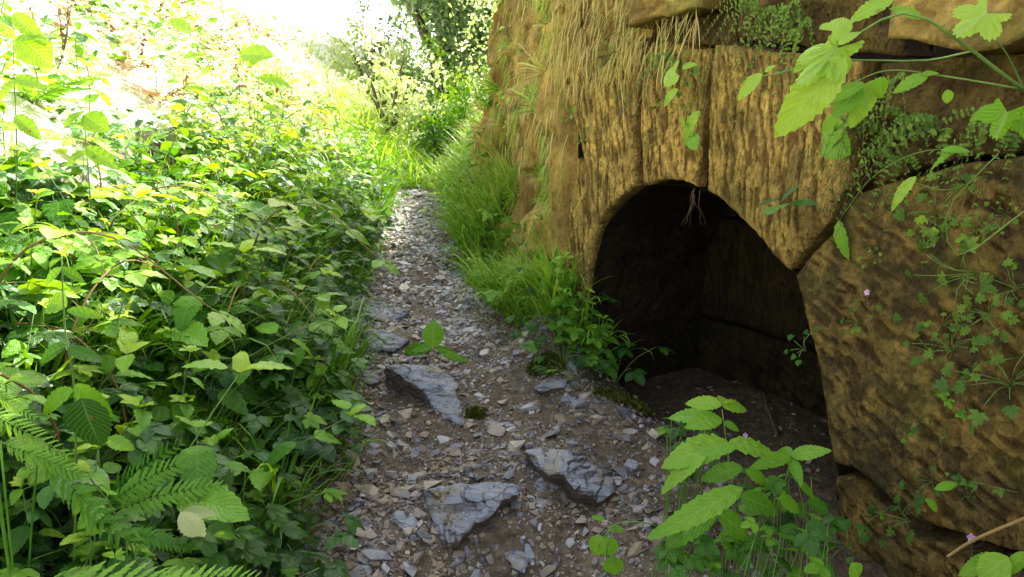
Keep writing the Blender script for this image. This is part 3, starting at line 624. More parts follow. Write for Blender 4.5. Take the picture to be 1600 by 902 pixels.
# ------------------------------------------------------------------ slabs and stones
def slab(name, poly, tilt=(0, 0, 1), thick=.08, lift=.0, label='', group=None, anchor=None, tint=.3, seed=0, taper=.8, relief=.014, mat='slab', cat='stone'):
    poly = np.array(poly, float); ac = poly.mean(0) if anchor is None else np.array(anchor, float)
    A = ghit(*ac) + np.array([0, 0, lift]); n = np.array(tilt, float); n /= np.linalg.norm(n)
    P3 = []
    for p in poly:
        d = ray(*p); t = ((A - CAM) @ n) / (d @ n); P3.append(CAM + d * t)
    P3 = np.array(P3); cen = P3.mean(0)
    e1 = np.cross(n, [0, 1, .01]); e1 /= np.linalg.norm(e1); e2 = np.cross(n, e1)
    Q = np.stack([(P3 - cen) @ e1, (P3 - cen) @ e2], -1)
    if ((Q[:, 0] * np.roll(Q[:, 1], -1)) - (np.roll(Q[:, 0], -1) * Q[:, 1])).sum() < 0: Q = Q[::-1]
    B = []
    for i in range(len(Q)):
        a, b = Q[i], Q[(i + 1) % len(Q)]; k = max(int(np.linalg.norm(b - a) / .01), 1)
        for j in range(k): B.append(a + (b - a) * j / k)
    B = np.array(B); B = B + .005 * np.stack([fbm(B[:, 0] * 30, B[:, 1] * 30, seed, 2, 3), fbm(B[:, 0] * 30, B[:, 1] * 30, seed + 4, 2, 3)], -1)
    st = max(.008, math.sqrt(np.ptp(Q[:, 0]) * np.ptp(Q[:, 1]) / 2500)); gx, gy = np.meshgrid(np.arange(Q[:, 0].min(), Q[:, 0].max(), st), np.arange(Q[:, 1].min(), Q[:, 1].max(), st))
    g_ = np.stack([gx.ravel(), gy.ravel()], -1) + rng.uniform(-st * .35, st * .35, (gx.size, 2))
    x, y = g_[:, 0], g_[:, 1]; inside = np.zeros(len(g_), bool)
    for i in range(len(B)):
        a, b = B[i], B[(i + 1) % len(B)]
        c = ((a[1] > y) != (b[1] > y)) & (x < (b[0] - a[0]) * (y - a[1]) / (b[1] - a[1] + 1e-12) + a[0]); inside ^= c
    dist = np.min(np.linalg.norm(g_[:, None] - B[None], axis=2), axis=1); g_ = g_[inside & (dist > st * .6)]
    allp = np.vstack([B, g_]); nb = len(B)
    vs, _, fs, *_ = delaunay_2d_cdt([Vector(p) for p in allp], [], [list(range(nb))], 1, 1e-6)
    vs = np.array([tuple(v) for v in vs])
    F = np.array([f for f in fs if len(f) == 3])
    dE = np.min(np.linalg.norm(vs[:, None] - B[None], axis=2), axis=1)
    a = rng.uniform(0, PI); q = (vs[:, 0] * math.cos(a) + vs[:, 1] * math.sin(a))
    h = fbm(vs[:, 0] * 6 + seed, vs[:, 1] * 6, seed, 3, 7); lay = np.floor(h * 3.2 + q * 5) / 3.2
    hh = relief * (lay * 1.2 + .5 * h) + .003 * fbm(vs[:, 0] * 40, vs[:, 1] * 40, seed, 3, 8) - .012 * np.exp(-dE / .010)
    top = cen + vs[:, :1] * e1 + vs[:, 1:] * e2 + hh[:, None] * n
    mb = MB(); tv = F[:, [0, 1, 2]]
    nrm = np.cross(top[tv[0, 1]] - top[tv[0, 0]], top[tv[0, 2]] - top[tv[0, 0]])
    if nrm @ n < 0: tv = tv[:, ::-1]
    mb.add(top, tv, vs, tint)
    # match boundary order
    bi = [int(np.argmin(((vs - p) ** 2).sum(1))) for p in B]; ringT = top[bi]
    rows = [ringT]; cc = ringT.mean(0); nr = max(3, int(thick / .012))
    for k in range(1, nr + 1):
        t = k / nr; off_ = (cc - ringT); off_ -= (off_ @ n)[:, None] * n
        ledge = .10 * vnoise(np.full(len(B), k * .9), np.arange(len(B)) * .12, seed, 17) + .03 * vnoise(np.full(len(B), k * 2.2), np.arange(len(B)) * .5, seed, 18)
        rows.append(ringT + off_ * (np.clip(t * (1 - taper) + ledge * .55, -.05, .9)[:, None]) - n * thick * t)
    Rr = np.array(rows); Rr = np.concatenate([Rr, Rr[:, :1]], 1); grid_mesh(mb, Rr, np.clip(tint - .0, 0, 1))
    o = mb.build(name, M_[mat], None, tuple(cen), smooth=False)
    tag(o, label, cat, group); return o
slab('slate_slab', [(603, 566), (640, 560), (683, 566), (712, 584), (720, 600), (712, 612), (722, 632), (731, 658), (716, 656), (690, 637), (660, 604), (632, 586)], (.30, -.42, 1), .2, .10, 'long grey slab lying slantwise at the left of the path, above the front stones', tint=.32, seed=1)
slab('slate_boulder', [(657, 763), (690, 757), (740, 754), (800, 750), (812, 757), (808, 772), (786, 789), (768, 812), (742, 824), (716, 852), (700, 854), (688, 842), (676, 812), (666, 785)], (.05, -.95, 1), .28, .115, 'front wedge-shaped blue grey stone jutting out of the path at the bottom', anchor=(735, 795), tint=.27, seed=2, relief=.03, taper=.75)
slab('slate_boulder', [(820, 694), (850, 690), (880, 703), (912, 714), (950, 733), (968, 744), (960, 764), (938, 779), (918, 772), (896, 765), (880, 742), (858, 738), (840, 716)], (.10, -.75, 1), .3, .13, 'lumpy grey stone with a muddy brown underside, right of the front stone', anchor=(893, 735), tint=.38, seed=3, relief=.03, taper=.7)
slab('slate_slab', [(612, 655), (628, 650), (646, 668), (657, 692), (640, 696), (622, 690), (613, 674)], (-.2, -.7, 1), .08, .02, 'small brownish slab leaning below the long slab', tint=.6, seed=4)
slab('slate_slab', [(836, 603), (850, 592), (872, 586), (886, 593), (882, 602), (858, 607), (842, 609)], (0, -.1, 1), .03, .014, 'pale flat oval slate at the right edge of the path', tint=.42, seed=5, relief=.004)
slab('slate_slab', [(520, 462), (560, 458), (604, 470), (640, 484), (618, 497), (570, 494), (540, 486)], (.1, -.28, 1), .14, .09, 'broad bright slate ledge at the left edge of the path under the leaves', tint=.33, seed=6)
slab('slate_slab', [(562, 402), (590, 398), (612, 410), (604, 418), (572, 415)], (.05, -.2, 1), .12, .07, 'dark flat slate high up on the left edge of the path', tint=.05, seed=7)
slab('slate_slab', [(765, 655), (790, 655), (818, 667), (812, 676), (780, 668)], (0, -.3, 1), .05, .02, 'thin slab half sunk in gravel above the lumpy stone', tint=.4, seed=8, relief=.005)
slab('slate_slab', [(606, 796), (622, 792), (650, 800), (652, 815), (636, 828), (612, 812)], (0, -.15, 1), .02, .01, 'pale cream flat slate left of the front stone', tint=.86, seed=9, relief=.004)
slab('slate_slab', [(872, 622), (886, 610), (902, 616), (906, 630), (892, 640), (876, 632)], (.2, -.5, 1), .06, .02, 'mossy yellow lump of stone near the right edge of the path', tint=.8, seed=10)
slab('slate_slab', [(834, 778), (848, 776), (862, 780), (860, 796), (842, 797)], (0, -.5, 1), .04, .015, 'squared grey stone between the two boulders', tint=.42, seed=11, relief=.004)
slab('slate_slab', [(836, 750), (848, 742), (858, 752), (858, 770), (842, 776), (834, 764)], (.2, -.8, 1), .03, .015, 'greenish slate set on edge beside the lumpy stone', tint=.7, seed=12, relief=.004)
slab('slate_slab', [(790, 862), (806, 852), (832, 866), (822, 892), (800, 884)], (0, -.2, 1), .02, .012, 'blue slate lying right of the front stone at the bottom', tint=.24, seed=13, relief=.004)
slab('slate_slab', [(534, 886), (556, 874), (580, 878), (578, 905), (540, 910)], (0, -.2, 1), .03, .012, 'blue slate at the bottom edge, left of the front stone', tint=.25, seed=14, relief=.004)
slab('slate_slab', [(496, 842), (504, 815), (512, 818), (511, 836), (502, 848)], (.4, -.4, 1), .02, .012, 'narrow pale slate at the bottom left of the gravel', tint=.4, seed=15, relief=.004)
slab('slate_slab', [(564, 578), (590, 574), (598, 588), (580, 598), (566, 592)], (.1, -.3, 1), .09, .05, 'grey stone under leaves left of the long slab', tint=.3, seed=16)
slab('slate_slab', [(566, 516), (600, 512), (640, 530), (614, 548), (578, 542)], (.1, -.3, 1), .10, .06, 'dull slate half covered by trailing leaves on the left path edge', tint=.5, seed=17)
slab('slate_slab', [(1024, 545), (1040, 530), (1060, 540), (1055, 560), (1030, 560)], (0, -.4, 1), .06, .02, 'dark stone on the floor just inside the arch', tint=.05, seed=18)
slab('slate_slab', [(690, 420), (720, 416), (735, 424), (728, 434), (700, 430)], (0, -.05, 1), .03, .014, 'pale flat slate at the middle of the path further up', tint=.86, seed=19, relief=.004)
slab('slate_slab', [(628, 300), (650, 296), (662, 303), (645, 308)], (0, -.3, 1), .10, .03, 'dark slate lip where the path tops out', tint=.1, seed=20)

def rock_t(seed, flat=.4, n=13, el=1.4):
    r = random.Random(seed); bm = bmesh.new()
    for i in range(n):
        a = r.uniform(0, 2 * PI); rr = math.sqrt(r.uniform(.35, 1)); z = r.choice((-1, 1)) * r.uniform(.5, 1)
        bm.verts.new((math.cos(a) * rr * .5 * el ** .5, math.sin(a) * rr * .5 / el ** .5, z * flat * .5))
    res = bmesh.ops.convex_hull(bm, input=bm.verts)
    bmesh.ops.delete(bm, geom=[v for v in bm.verts if not v.link_faces], context='VERTS')
    bmesh.ops.triangulate(bm, faces=bm.faces); bm.verts.index_update()
    V = np.array([v.co[:] for v in bm.verts]); F = np.array([[v.index for v in f.verts] for f in bm.faces]); bm.free()
    return V, F, V[:, :2] * 1.0
ROCKS = [rock_t(i, random.Random(i).choice((.15, .22, .35, .6)), 10 + i % 6, random.Random(i).uniform(1, 2)) for i in range(24)]
def path_pts(n, y0=1.3, y1=8.0, spread=.12, near=1.4):
    Y = y0 + (y1 - y0) * rng.uniform(0, 1, n * 2) ** near
    t = rng.uniform(-1, 1, len(Y)); X = cpath(Y) + np.where(t < 0, t * (wl(Y) + spread), t * (wr(Y) + spread + .15 * (Y < 3.6)))
    keep = (X < np.where(Y < 3.75, X0 - KX * Y, .1)) & (rng.random(len(X)) < .30 + 1.1 * sstep(-.45, .35, fbm(X * 3.5, Y * 3.5, 0, 3, 611)))
    return X[keep][:n], Y[keep][:n]
def ground_frames(X, Y, S, tiltn=.25, sink=0.0):
    Nn = gnormal(X, Y) + rng.normal(0, tiltn, (len(X), 3)) * np.array([1, 1, .3]); a = rng.uniform(0, 2 * PI, len(X))
    D = np.stack([np.cos(a), np.sin(a), 0 * a], -1); B = np.stack([X, Y, ground(X, Y)], -1) + Nn * (sink * np.asarray(S))[:, None]
    M = frames(B, Nn, D, S)  # Y along normal; swap so Z along normal
    M2 = M.copy(); M2[:, :3, 2] = M[:, :3, 1]; M2[:, :3, 1] = M[:, :3, 2]; return M2
gr = MB()
X, Y = path_pts(42000, near=1.15); S = (.006 + .018 * rng.random(len(X)) ** 2.5) * (1 + .1 * np.maximum(Y - 4, 0))
clump = fbm(X * 4, Y * 4, 0, 3, 201); S *= 1 + .4 * clump
Mx = ground_frames(X, Y, S, .35, .12); pick = rng.integers(0, 24, len(X)); TN = lambda Y: np.where(rng.random(len(Y)) < sstep(3.0, 4.6, Y) * .88, rng.choice([.24, .38, .42, .84, .82, .74], len(Y)), np.where(rng.random(len(Y)) < .74, rng.choice([.02, .1, .04, .54, .58, .98, .62], len(Y)), rng.random(len(Y))))  # stones farther up tinted paler, painting in the sunlit part of the path
tn = TN(Y)
for k in range(24): s_ = pick == k; gr.inst(ROCKS[k], Mx[s_], tn[s_])
X, Y = path_pts(5200, near=.95); S = .020 + .034 * rng.random(len(X)) ** 2
Mx = ground_frames(X, Y, S, .22, .10); pick = rng.integers(0, 24, len(X)); tn = TN(Y)
for k in range(24): s_ = pick == k; gr.inst(ROCKS[k], Mx[s_], tn[s_])
# crumbs spilt at the arch floor
n = 350; u = rng.uniform(.02, 1.25, n); off = rng.uniform(-1.15, .25, n); P = wp(u, 0 * u, off); X, Y = P[:, 0], P[:, 1]
Mx = ground_frames(X, Y, .008 + .025 * rng.random(n) ** 3, .4, .1)
for k in range(24): s_ = np.arange(n) % 24 == k; gr.inst(ROCKS[k], Mx[s_], rng.choice([.55, .57, .99, .98, .02], s_.sum()))
gr.build('gravel', M_['gravel'], kind='stuff', smooth=False)['label'] = 'slate gravel and chips covering the path'
# the larger chips as individual stones
protos = []
for i in range(12):
    V, F, U = rock_t(100 + i, (.14, .2, .3, .45)[i % 4], 14, 1.0 + .12 * i)
    me = MB().add(V, F, U, tint=i / 12.).build('loose_stone', M_['slate'], None, (0, 0, 0), smooth=False); tag(me, 'loose slate chip lying among the gravel of the path', 'stone', 'loose slate chips on the path'); protos.append(me)
X, Y = path_pts(290, 1.6, 7.6, .05, 1.25); S = .038 + .055 * rng.random(len(X)) ** 1.6; Mx = ground_frames(X, Y, S, .16, .10)
for i in range(len(X)):
    o = protos[i] if i < 12 else protos[i % 12].copy()
    if i >= 12: C.objects.link(o)
    o.matrix_world = Matrix(Mx[i].tolist())

# ------------------------------------------------------------------ plants
LV = dict(nettle=[leaf(.62, 8, .25, .35 + .1 * i, .36, .10, seed=i) for i in range(3)], lo=[leaf_lo(.62, .3, .4, .38, i) for i in range(3)],
          round=[leaf(.82, 6, .2, .3, .46, .08, seed=i + 5) for i in range(2)], narrow=[leaf(.36, 8, .2, .4, .42, .07, seed=9)], tri=[trifol(.66, i) for i in range(3)], div=[divided(i) for i in range(2)],
          blade=[blade(.03, .35), blade(.028, .75), blade(.025, 1.15), blade(.04, .95)], palm=[palmate(5, 1), palmate(3, 2, .3, .3)])
UPV = np.array([0, 0, 1.0])
def nettle(seed, h=.35, pairs=5, ls=.075, droopy=.25):
    r = np.random.default_rng(seed); lean = r.normal(0, .12, 2); st, fo = MB(), MB()
    pts = [np.array([lean[0] * h * t * t * 2, lean[1] * h * t * t * 2, h * t]) for t in np.linspace(0, 1, 8)]
    st.add(*tube(pts, np.linspace(.0028, .0012, 8), 5)); a0 = r.uniform(0, PI)
    for k in range(pairs):
        t = .25 + .75 * k / (pairs - 1) if pairs > 1 else 1; b = np.array([lean[0] * h * t * t * 2, lean[1] * h * t * t * 2, h * t])
        s = ls * (1.0 - .45 * max(0, t - .55) / .45) * r.uniform(.8, 1.15)
        for j in (0, PI):
            a = a0 + k * PI / 2 + j + r.normal(0, .25); d = np.array([math.cos(a), math.sin(a), r.normal(.05, .25) + .35 * (t > .9)])
            pe = b + d * s * .28; st.add(*tube([b, pe], .001, 3))
            fo.inst(LV['nettle'][k % 3], frames(pe, d - [0, 0, droopy], UPV + r.normal(0, .25, 3), s), np.array([np.clip(.25 + .5 * t + r.normal(0, .15), 0, 1)]))
    for j in range(3):
        a = r.uniform(0, 6.3); fo.inst(LV['lo'][j], frames(pts[-1], [math.cos(a), math.sin(a), .9], UPV - [math.cos(a), math.sin(a), 0], ls * .4), np.array([.95]))
    return {'stem': (st, 'stem'), 'foliage': (fo, 'nettle')}
def trif_plant(seed, n=7, h=.14, ls=.075, mat='cool'):
    r = np.random.default_rng(seed); st, fo = MB(), MB()
    for k in range(n):
        a = k * 2.4 + r.normal(0, .3); l = h * r.uniform(.5, 1.2); o = np.array([math.cos(a), math.sin(a), 0])
        pts = smooth_curve([[0, 0, 0], o * l * .35 + UPV * l * .65, o * l * .8 + UPV * l], 6); st.add(*tube(pts, .0011, 4))
        fo.inst(LV['tri'][k % 3], frames(pts[-1], o + [0, 0, r.normal(-.1, .2)], UPV + o * .2 + r.normal(0, .2, 3), ls * r.uniform(.8, 1.3) * 1.5), np.array([r.uniform(.1, .95)]))
    return {'stem': (st, 'stem'), 'foliage': (fo, mat)}
def bramble(seed, l=.6, n=7, ls=.085, mat='bramble'):
    r = np.random.default_rng(seed); st, fo = MB(), MB(); a = r.uniform(0, 6.3); o = np.array([math.cos(a), math.sin(a), 0])
    pts = smooth_curve([[0, 0, 0], o * l * .15 + UPV * l * .45, o * l * .5 + UPV * l * .6, o * l * .95 + UPV * l * .42], 14)
    st.add(*tube(pts, np.linspace(.0035, .0015, 14), 5)); sd = np.cross(o, UPV)
    for k in range(n):
        i = 3 + int(k * 10 / n); sgn = 1 if k % 2 else -1; d = sd * sgn + o * .5 + UPV * r.uniform(.0, .5); p = pts[i] + d * ls * .4
        st.add(*tube([pts[i], p], .001, 3)); fo.inst(LV['tri'][k % 3], frames(p, d - [0, 0, .25], UPV + r.normal(0, .25, 3), ls * 1.6 * r.uniform(.8, 1.2)), np.array([r.uniform(.15, 1)]))
    fo.inst(LV['tri'][0], frames(pts[-1], o - [0, 0, .3], UPV + o * .3, ls * 1.5), np.array([.8]))
    return {'stem': (st, 'redstem'), 'foliage': (fo, mat)}
FR = [fern_frond(16, i, .40, .35 + .15 * i) for i in range(3)]
FRs = [fern_frond(12, i, .34, .5 + .2 * i, False) for i in range(2)]
def fern(seed, n=6, l=.4, mat='fern'):
    r = np.random.default_rng(seed); fo = MB(); st = MB(); st.add(*tube([[0, 0, -.02], [0, 0, .015]], [.012, .008], 6))
    for k in range(n):
        a = 2 * PI * k / n + r.normal(0, .25); e = r.uniform(.5, 1.1); o = np.array([math.cos(a), math.sin(a), e])
        fo.inst(FR[k % 3], frames([0, 0, 0], o, UPV * 1 - np.array([math.cos(a), math.sin(a), 0]) * e, l * r.uniform(.75, 1.15)), np.array([r.uniform(.3, .9)]))
    return {'rootstock': (st, 'twig'), 'fronds': (fo, mat)}
def tuft(seed, n=26, l=.3, mat='grass', wid=1.0):
    r = np.random.default_rng(seed); fo = MB(); st = MB(); st.add(*tube([[0, 0, -.01], [0, 0, .012]], [.008, .006], 5))
    for k in range(n):
        a = r.uniform(0, 6.28); b = np.array([math.cos(a), math.sin(a), 0]); L_ = l * r.uniform(.5, 1.15)
        M = np.eye(4)[None].copy(); M[0, :3, 0] = np.cross(b, UPV) * L_ * wid; M[0, :3, 1] = b * L_; M[0, :3, 2] = (UPV + b * r.uniform(0, .5)) * L_; M[0, :3, 3] = b * r.uniform(0, .02)
        fo.inst(LV['blade'][r.integers(0, 4)], M, np.array([np.clip(r.normal(.5, .2), 0, 1)]))
    return {'base': (st, 'stem'), 'blades': (fo, mat)}
def herb(seed, n=9, h=.16, ls=.05, mat='bramble'):
    r = np.random.default_rng(seed); st, fo = MB(), MB()
    for k in range(n):
        a = k * 2.4 + r.normal(0, .3); l = h * r.uniform(.4, 1.2); o = np.array([math.cos(a), math.sin(a), 0])
        pts = smooth_curve([[0, 0, 0], o * l * .3 + UPV * l * .7, o * l * .9 + UPV * l * .95], 6); st.add(*tube(pts, .0009, 4))
        fo.inst(LV['div'][k % 2], frames(pts[-1], o, UPV + r.normal(0, .25, 3), ls * r.uniform(.8, 1.3) * 1.4), np.array([r.uniform(.2, 1)]))
    return {'stem': (st, 'stem'), 'foliage': (fo, mat)}
def make(name, parts, loc, label, cat, group=None):
    t = thing(name, loc, label, cat, group)
    for k, (mb, mt) in parts.items():
        if mb.n: mb.build(k, M_[mt], t)
    return t
def bank_points(n, x0, x1, y0, y1, smin=.05, smax=9, maxpx=900, ok=None, bleach=.92):
    out = []
    while len(out) < n:
        X = rng.uniform(x0, x1, 4000); Y = rng.uniform(y0, y1, 4000); Z = ground(X, Y); s = (cpath(Y) - wl(Y)) - X
        px, py, dep = project(np.stack([X, Y, Z], -1)); k = (s > smin) & (s < smax) & (px > -520) & (px < maxpx) & (py > -150) & (py < 1150) & (dep > .9)
        if bleach: k &= rng.random(len(X)) > bleach * palemask(X, Y, Z + .1) * sstep(1.7, 2.7, Y)
        gp = fbm(X * 2.0, Y * 2.0, 0, 2, 909); k &= (gp < .28) | (rng.random(len(X)) < .22)
        if ok is not None: k &= ok(X, Y, Z, px, py)
        out += list(zip(X[k], Y[k], Z[k]))
        if not k.any(): break
    return np.array(out[:n])
def populate(protos_, pts, sc=(.75, 1.3), tilt=.22, downhill=.25, labels=None):
    for i, (x, y, z) in enumerate(pts):
        o = protos_[i] if i < len(protos_) else None
        s = random.uniform(*sc); n_ = gnormal(np.array(x), np.array(y)); rz = random.uniform(0, 6.28)
        up = Vector((n_[0] * downhill + random.gauss(0, tilt * .4), n_[1] * downhill + random.gauss(0, tilt * .4), 1)).normalized()
        rot = (up.to_track_quat('Z', 'Y').to_matrix() @ Matrix.Rotation(rz, 3, 'Z')).to_euler()
        if o is None: dup(protos_[i % len(protos_)], (x, y, z - .005), rot, s)
        else: o.location = (x, y, z - .005); o.rotation_euler = rot; o.scale = (s, s, s)
G1 = 'nettle-like plants crowding the left bank'
pn = [make('nettle', nettle(i, .22 + .04 * i, 4 + i % 3, .065 + .006 * (i % 4)), (0, 0, 0), 'upright toothed-leaf plant in the crowd on the left bank', 'plant', G1) for i in range(6)]
pts = bank_points(265, -4.2, -.4, 1.4, 8.2, .12, 2.6); populate(pn, pts)
pn2 = [make('broad_nettle', nettle(10 + i, .2 + .05 * i, 3 + i % 2, .105 + .012 * i), (0, 0, 0), 'plant with broad hand-sized toothed leaves in the near part of the left bank', 'plant', 'broad-leaved plants in the near part of the left bank') for i in range(4)]
pts = bank_points(70, -3, -.5, 1.5, 4.6, .15, 2.2); populate(pn2, pts)
pt_ = [make('wild_strawberry', trif_plant(20 + i, 6 + i % 3, .12 + .02 * (i % 3), .06), (0, 0, 0), 'low three-leaflet plant in the carpet on the left bank', 'plant', 'three-leaflet plants carpeting the left bank') for i in range(5)]
pts = bank_points(275, -3.5, -.4, 1.4, 6.5, .03, 2.0); populate(pt_, pts)
pb = [make('bramble', bramble(40 + i, .4 + .08 * i, 7, .07), (0, 0, 0), 'arching bramble shoot with trios of leaflets on the left bank', 'plant', 'bramble shoots on the left bank') for i in range(4)]
pts = bank_points(70, -4.5, -.5, 1.6, 8, .2, 3.0); populate(pb, pts)
ph = [make('cut_leaved_herb', herb(60 + i), (0, 0, 0), 'small finely cut herb growing low on the left bank', 'plant', 'finely cut herbs on the left bank') for i in range(3)]
pts = bank_points(80, -3, -.4, 1.4, 5, .0, 1.6); populate(ph, pts)
pg = [make('grass_tuft', tuft(70 + i, 24, .26 + .04 * i), (0, 0, 0), 'arching green grass tuft rooted in the left bank', 'grass', 'grass tufts on the left bank') for i in range(4)]
pts = bank_points(80, -3.6, -.4, 1.8, 8.4, .0, 1.4); populate(pg, pts)
pf = [make('fern', fern(80 + i, 5 + i % 2, .28 + .05 * i), (0, 0, 0), 'green fern among the leaves of the left bank', 'fern', 'ferns among the plants of the left bank') for i in range(2)]
pts = bank_points(12, -2.6, -.8, 1.8, 4.5, .4, 1.8); populate(pf, pts)
# carpet of small leaves nobody could count
def carpet(name, mat, n, box, hmax, size, tmpl, smin, smax, ylo, label, tsh=0.0, ok=None, tiltn=.45):
    P = bank_points(n, box[0], box[1], box[2], box[3], smin, smax, 900, ok, .8 if name == 'far_undergrowth' else 0 if name == 'dead_leaves' else .95); k = len(P); mb = MB()
    P[:, 2] += rng.uniform(.0, 1, k) ** 1.3 * hmax * (.5 + .5 * sstep(-.6, .6, fbm(P[:, 0] * 3, P[:, 1] * 3, 0, 2, 300)))
    a = rng.uniform(0, 2 * PI, k); D = np.stack([np.cos(a), np.sin(a), rng.normal(-.15, .35, k)], -1); Nn = gnormal(P[:, 0], P[:, 1]) * .5 + UPV * .6 + rng.normal(0, tiltn, (k, 3))
    M = frames(P, D, Nn, size[0] + (size[1] - size[0]) * rng.random(k) ** 2.4); pick = rng.integers(0, len(tmpl), k)
    tn = np.clip(.42 + .3 * fbm(P[:, 0] * 2, P[:, 1] * 2, 0, 2, 301) + rng.normal(0, .2, k) + tsh, 0, 1)
    for j in range(len(tmpl)): s_ = pick == j; mb.inst(tmpl[j], M[s_], tn[s_])
    o = mb.build(name, M_[mat], kind='stuff'); o['label'] = label; return o
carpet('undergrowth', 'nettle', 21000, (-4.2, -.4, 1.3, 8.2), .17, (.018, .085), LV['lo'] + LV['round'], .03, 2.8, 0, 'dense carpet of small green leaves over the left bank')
carpet('ground_cover', 'cool', 7500, (-3.2, -.4, 1.3, 5.5), .10, (.03, .06), [LV['tri'][0], LV['tri'][1]], .0, 1.8, 0, 'low blue green trefoil leaves close to the soil of the left bank')
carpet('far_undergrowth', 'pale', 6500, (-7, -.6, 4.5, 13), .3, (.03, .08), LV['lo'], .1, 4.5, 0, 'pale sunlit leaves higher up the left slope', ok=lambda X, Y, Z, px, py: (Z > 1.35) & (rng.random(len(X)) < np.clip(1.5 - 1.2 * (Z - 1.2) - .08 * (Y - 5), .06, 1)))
carpet('dead_leaves', 'dead', 3500, (-6.5, -.4, 2.5, 13), .10, (.03, .07), LV['lo'], .1, 4, 0, 'brown dead leaves and bracken litter on the sunlit slope', ok=lambda X, Y, Z, px, py: (Z > 1.5) & (fbm(X * 1.5, Y * 1.5, 0, 2, 333) > .15))
carpet('leaf_litter', 'dead', 2500, (-3.5, -.3, 1.3, 6), .02, (.02, .05), LV['lo'], -.1, 2.5, 0, 'brown leaf litter on the soil under the plants')
# grasses: left foot, far lawn, right bank
def grass_field(name, mat, X, Y, lmin, lmax, label, lean=(0, 0), wid=1.0, tm=.5, Z=None):
    k = len(X); mb = MB(); a = rng.uniform(0, 6.28, k); b = np.stack([np.cos(a) + lean[0], np.sin(a) + lean[1], 0 * a], -1); b /= np.linalg.norm(b, axis=1, keepdims=True) + 1e-6
    Ls = rng.uniform(lmin, lmax, k); M = np.zeros((k, 4, 4)); M[:, 3, 3] = 1
    M[:, :3, 0] = np.cross(b, UPV) * Ls[:, None] * wid; M[:, :3, 1] = b * Ls[:, None]; M[:, :3, 2] = (UPV + b * rng.uniform(0, .6, (k, 1))) * Ls[:, None]
    M[:, 0, 3] = X; M[:, 1, 3] = Y; M[:, 2, 3] = (ground(X, Y) if Z is None else Z) - .005
    tn = np.clip(tm + .25 * fbm(X * 2.5, Y * 2.5, 0, 2, 310) + rng.normal(0, .15, k), 0, 1); pick = rng.integers(0, 4, k)
    for j in range(4): s_ = pick == j; mb.inst(LV['blade'][j], M[s_], tn[s_])
    o = mb.build(name, M_[mat], kind='stuff'); o['label'] = label; return o
def wall_x(Y): return np.where(Y < 3.75, X0 - KX * Y, np.interp(Y, pc[:200, 1], pc[:200, 0]))
n = 8500; Y = rng.uniform(3.5, 8.2, n); t = rng.random(n); xa = cpath(Y) + wr(Y) - .02 + .06 * fbm(Y * 4, Y * 0, 0, 2, 5); X = xa + (wall_x(Y) + .03 - xa) * t
grass_field('verge_grass', 'grass', X, Y, .12, .38, 'bright green grass on the verge between path and wall', (-.7, -.3), 1.2, .85)
P = bank_points(6000, -3, -.4, 2.0, 9, -.01, .9); grass_field('bank_grass', 'grass', P[:, 0], P[:, 1], .10, .32, 'thin grass growing along the left edge of the path', (.6, -.2), .75, .5)
n = 9000; Y = rng.uniform(7.75, 12, n); X = rng.uniform(-3.2, .8, n); kk = rng.random(n) > .97 * sstep(1.2, 1.7, ground(X, Y)); X, Y = X[kk], Y[kk]; grass_field('meadow_grass', 'grass', X, Y, .15, .5, 'tall bright grass beyond the top of the path', (.2, -.3), 1.3, .78)
# leafy weeds on the right verge
GV = 'weeds on the verge below the earth face'
pv = [make('verge_weed', {**(q_ := nettle(90 + i, .18 + .04 * i, 5, .07)), 'foliage': (q_['foliage'][0], 'bright')}, (0, 0, 0), 'green leafy weed in the grass between path and wall', 'plant', GV) for i in range(3)] + [make('verge_weed', trif_plant(95 + i, 7, .13, .05, 'bright'), (0, 0, 0), 'green leafy weed in the grass between path and wall', 'plant', GV) for i in range(2)]
pts = []
for i in range(190):
    y = random.uniform(3.45, 7.8); a = float(cpath(y) + wr(y)) + .02; x = a + (float(wall_x(y)) - .04 - a) * random.random(); pts.append((x, y, float(ground(x, y))))
populate(pv, pts, (.7, 1.3))
pts = []
for (px, py) in ((850, 520), (880, 560), (905, 530), (925, 565), (950, 540), (975, 560), (900, 490), (930, 500), (870, 480), (960, 590), (985, 520), (890, 590)):
    p = ghit(px, py + 12); pts.append(p)
pj = [make('wall_foot_herb', herb(200 + i, 10, .14, .055, 'bramble') if i else trif_plant(201, 8, .15, .055, 'nettle'), (0, 0, 0), 'leafy herb growing on the mound at the left foot of the arch', 'plant', 'herbs on the mound at the left foot of the arch') for i in range(3)]
populate(pj, pts, (.9, 1.4))

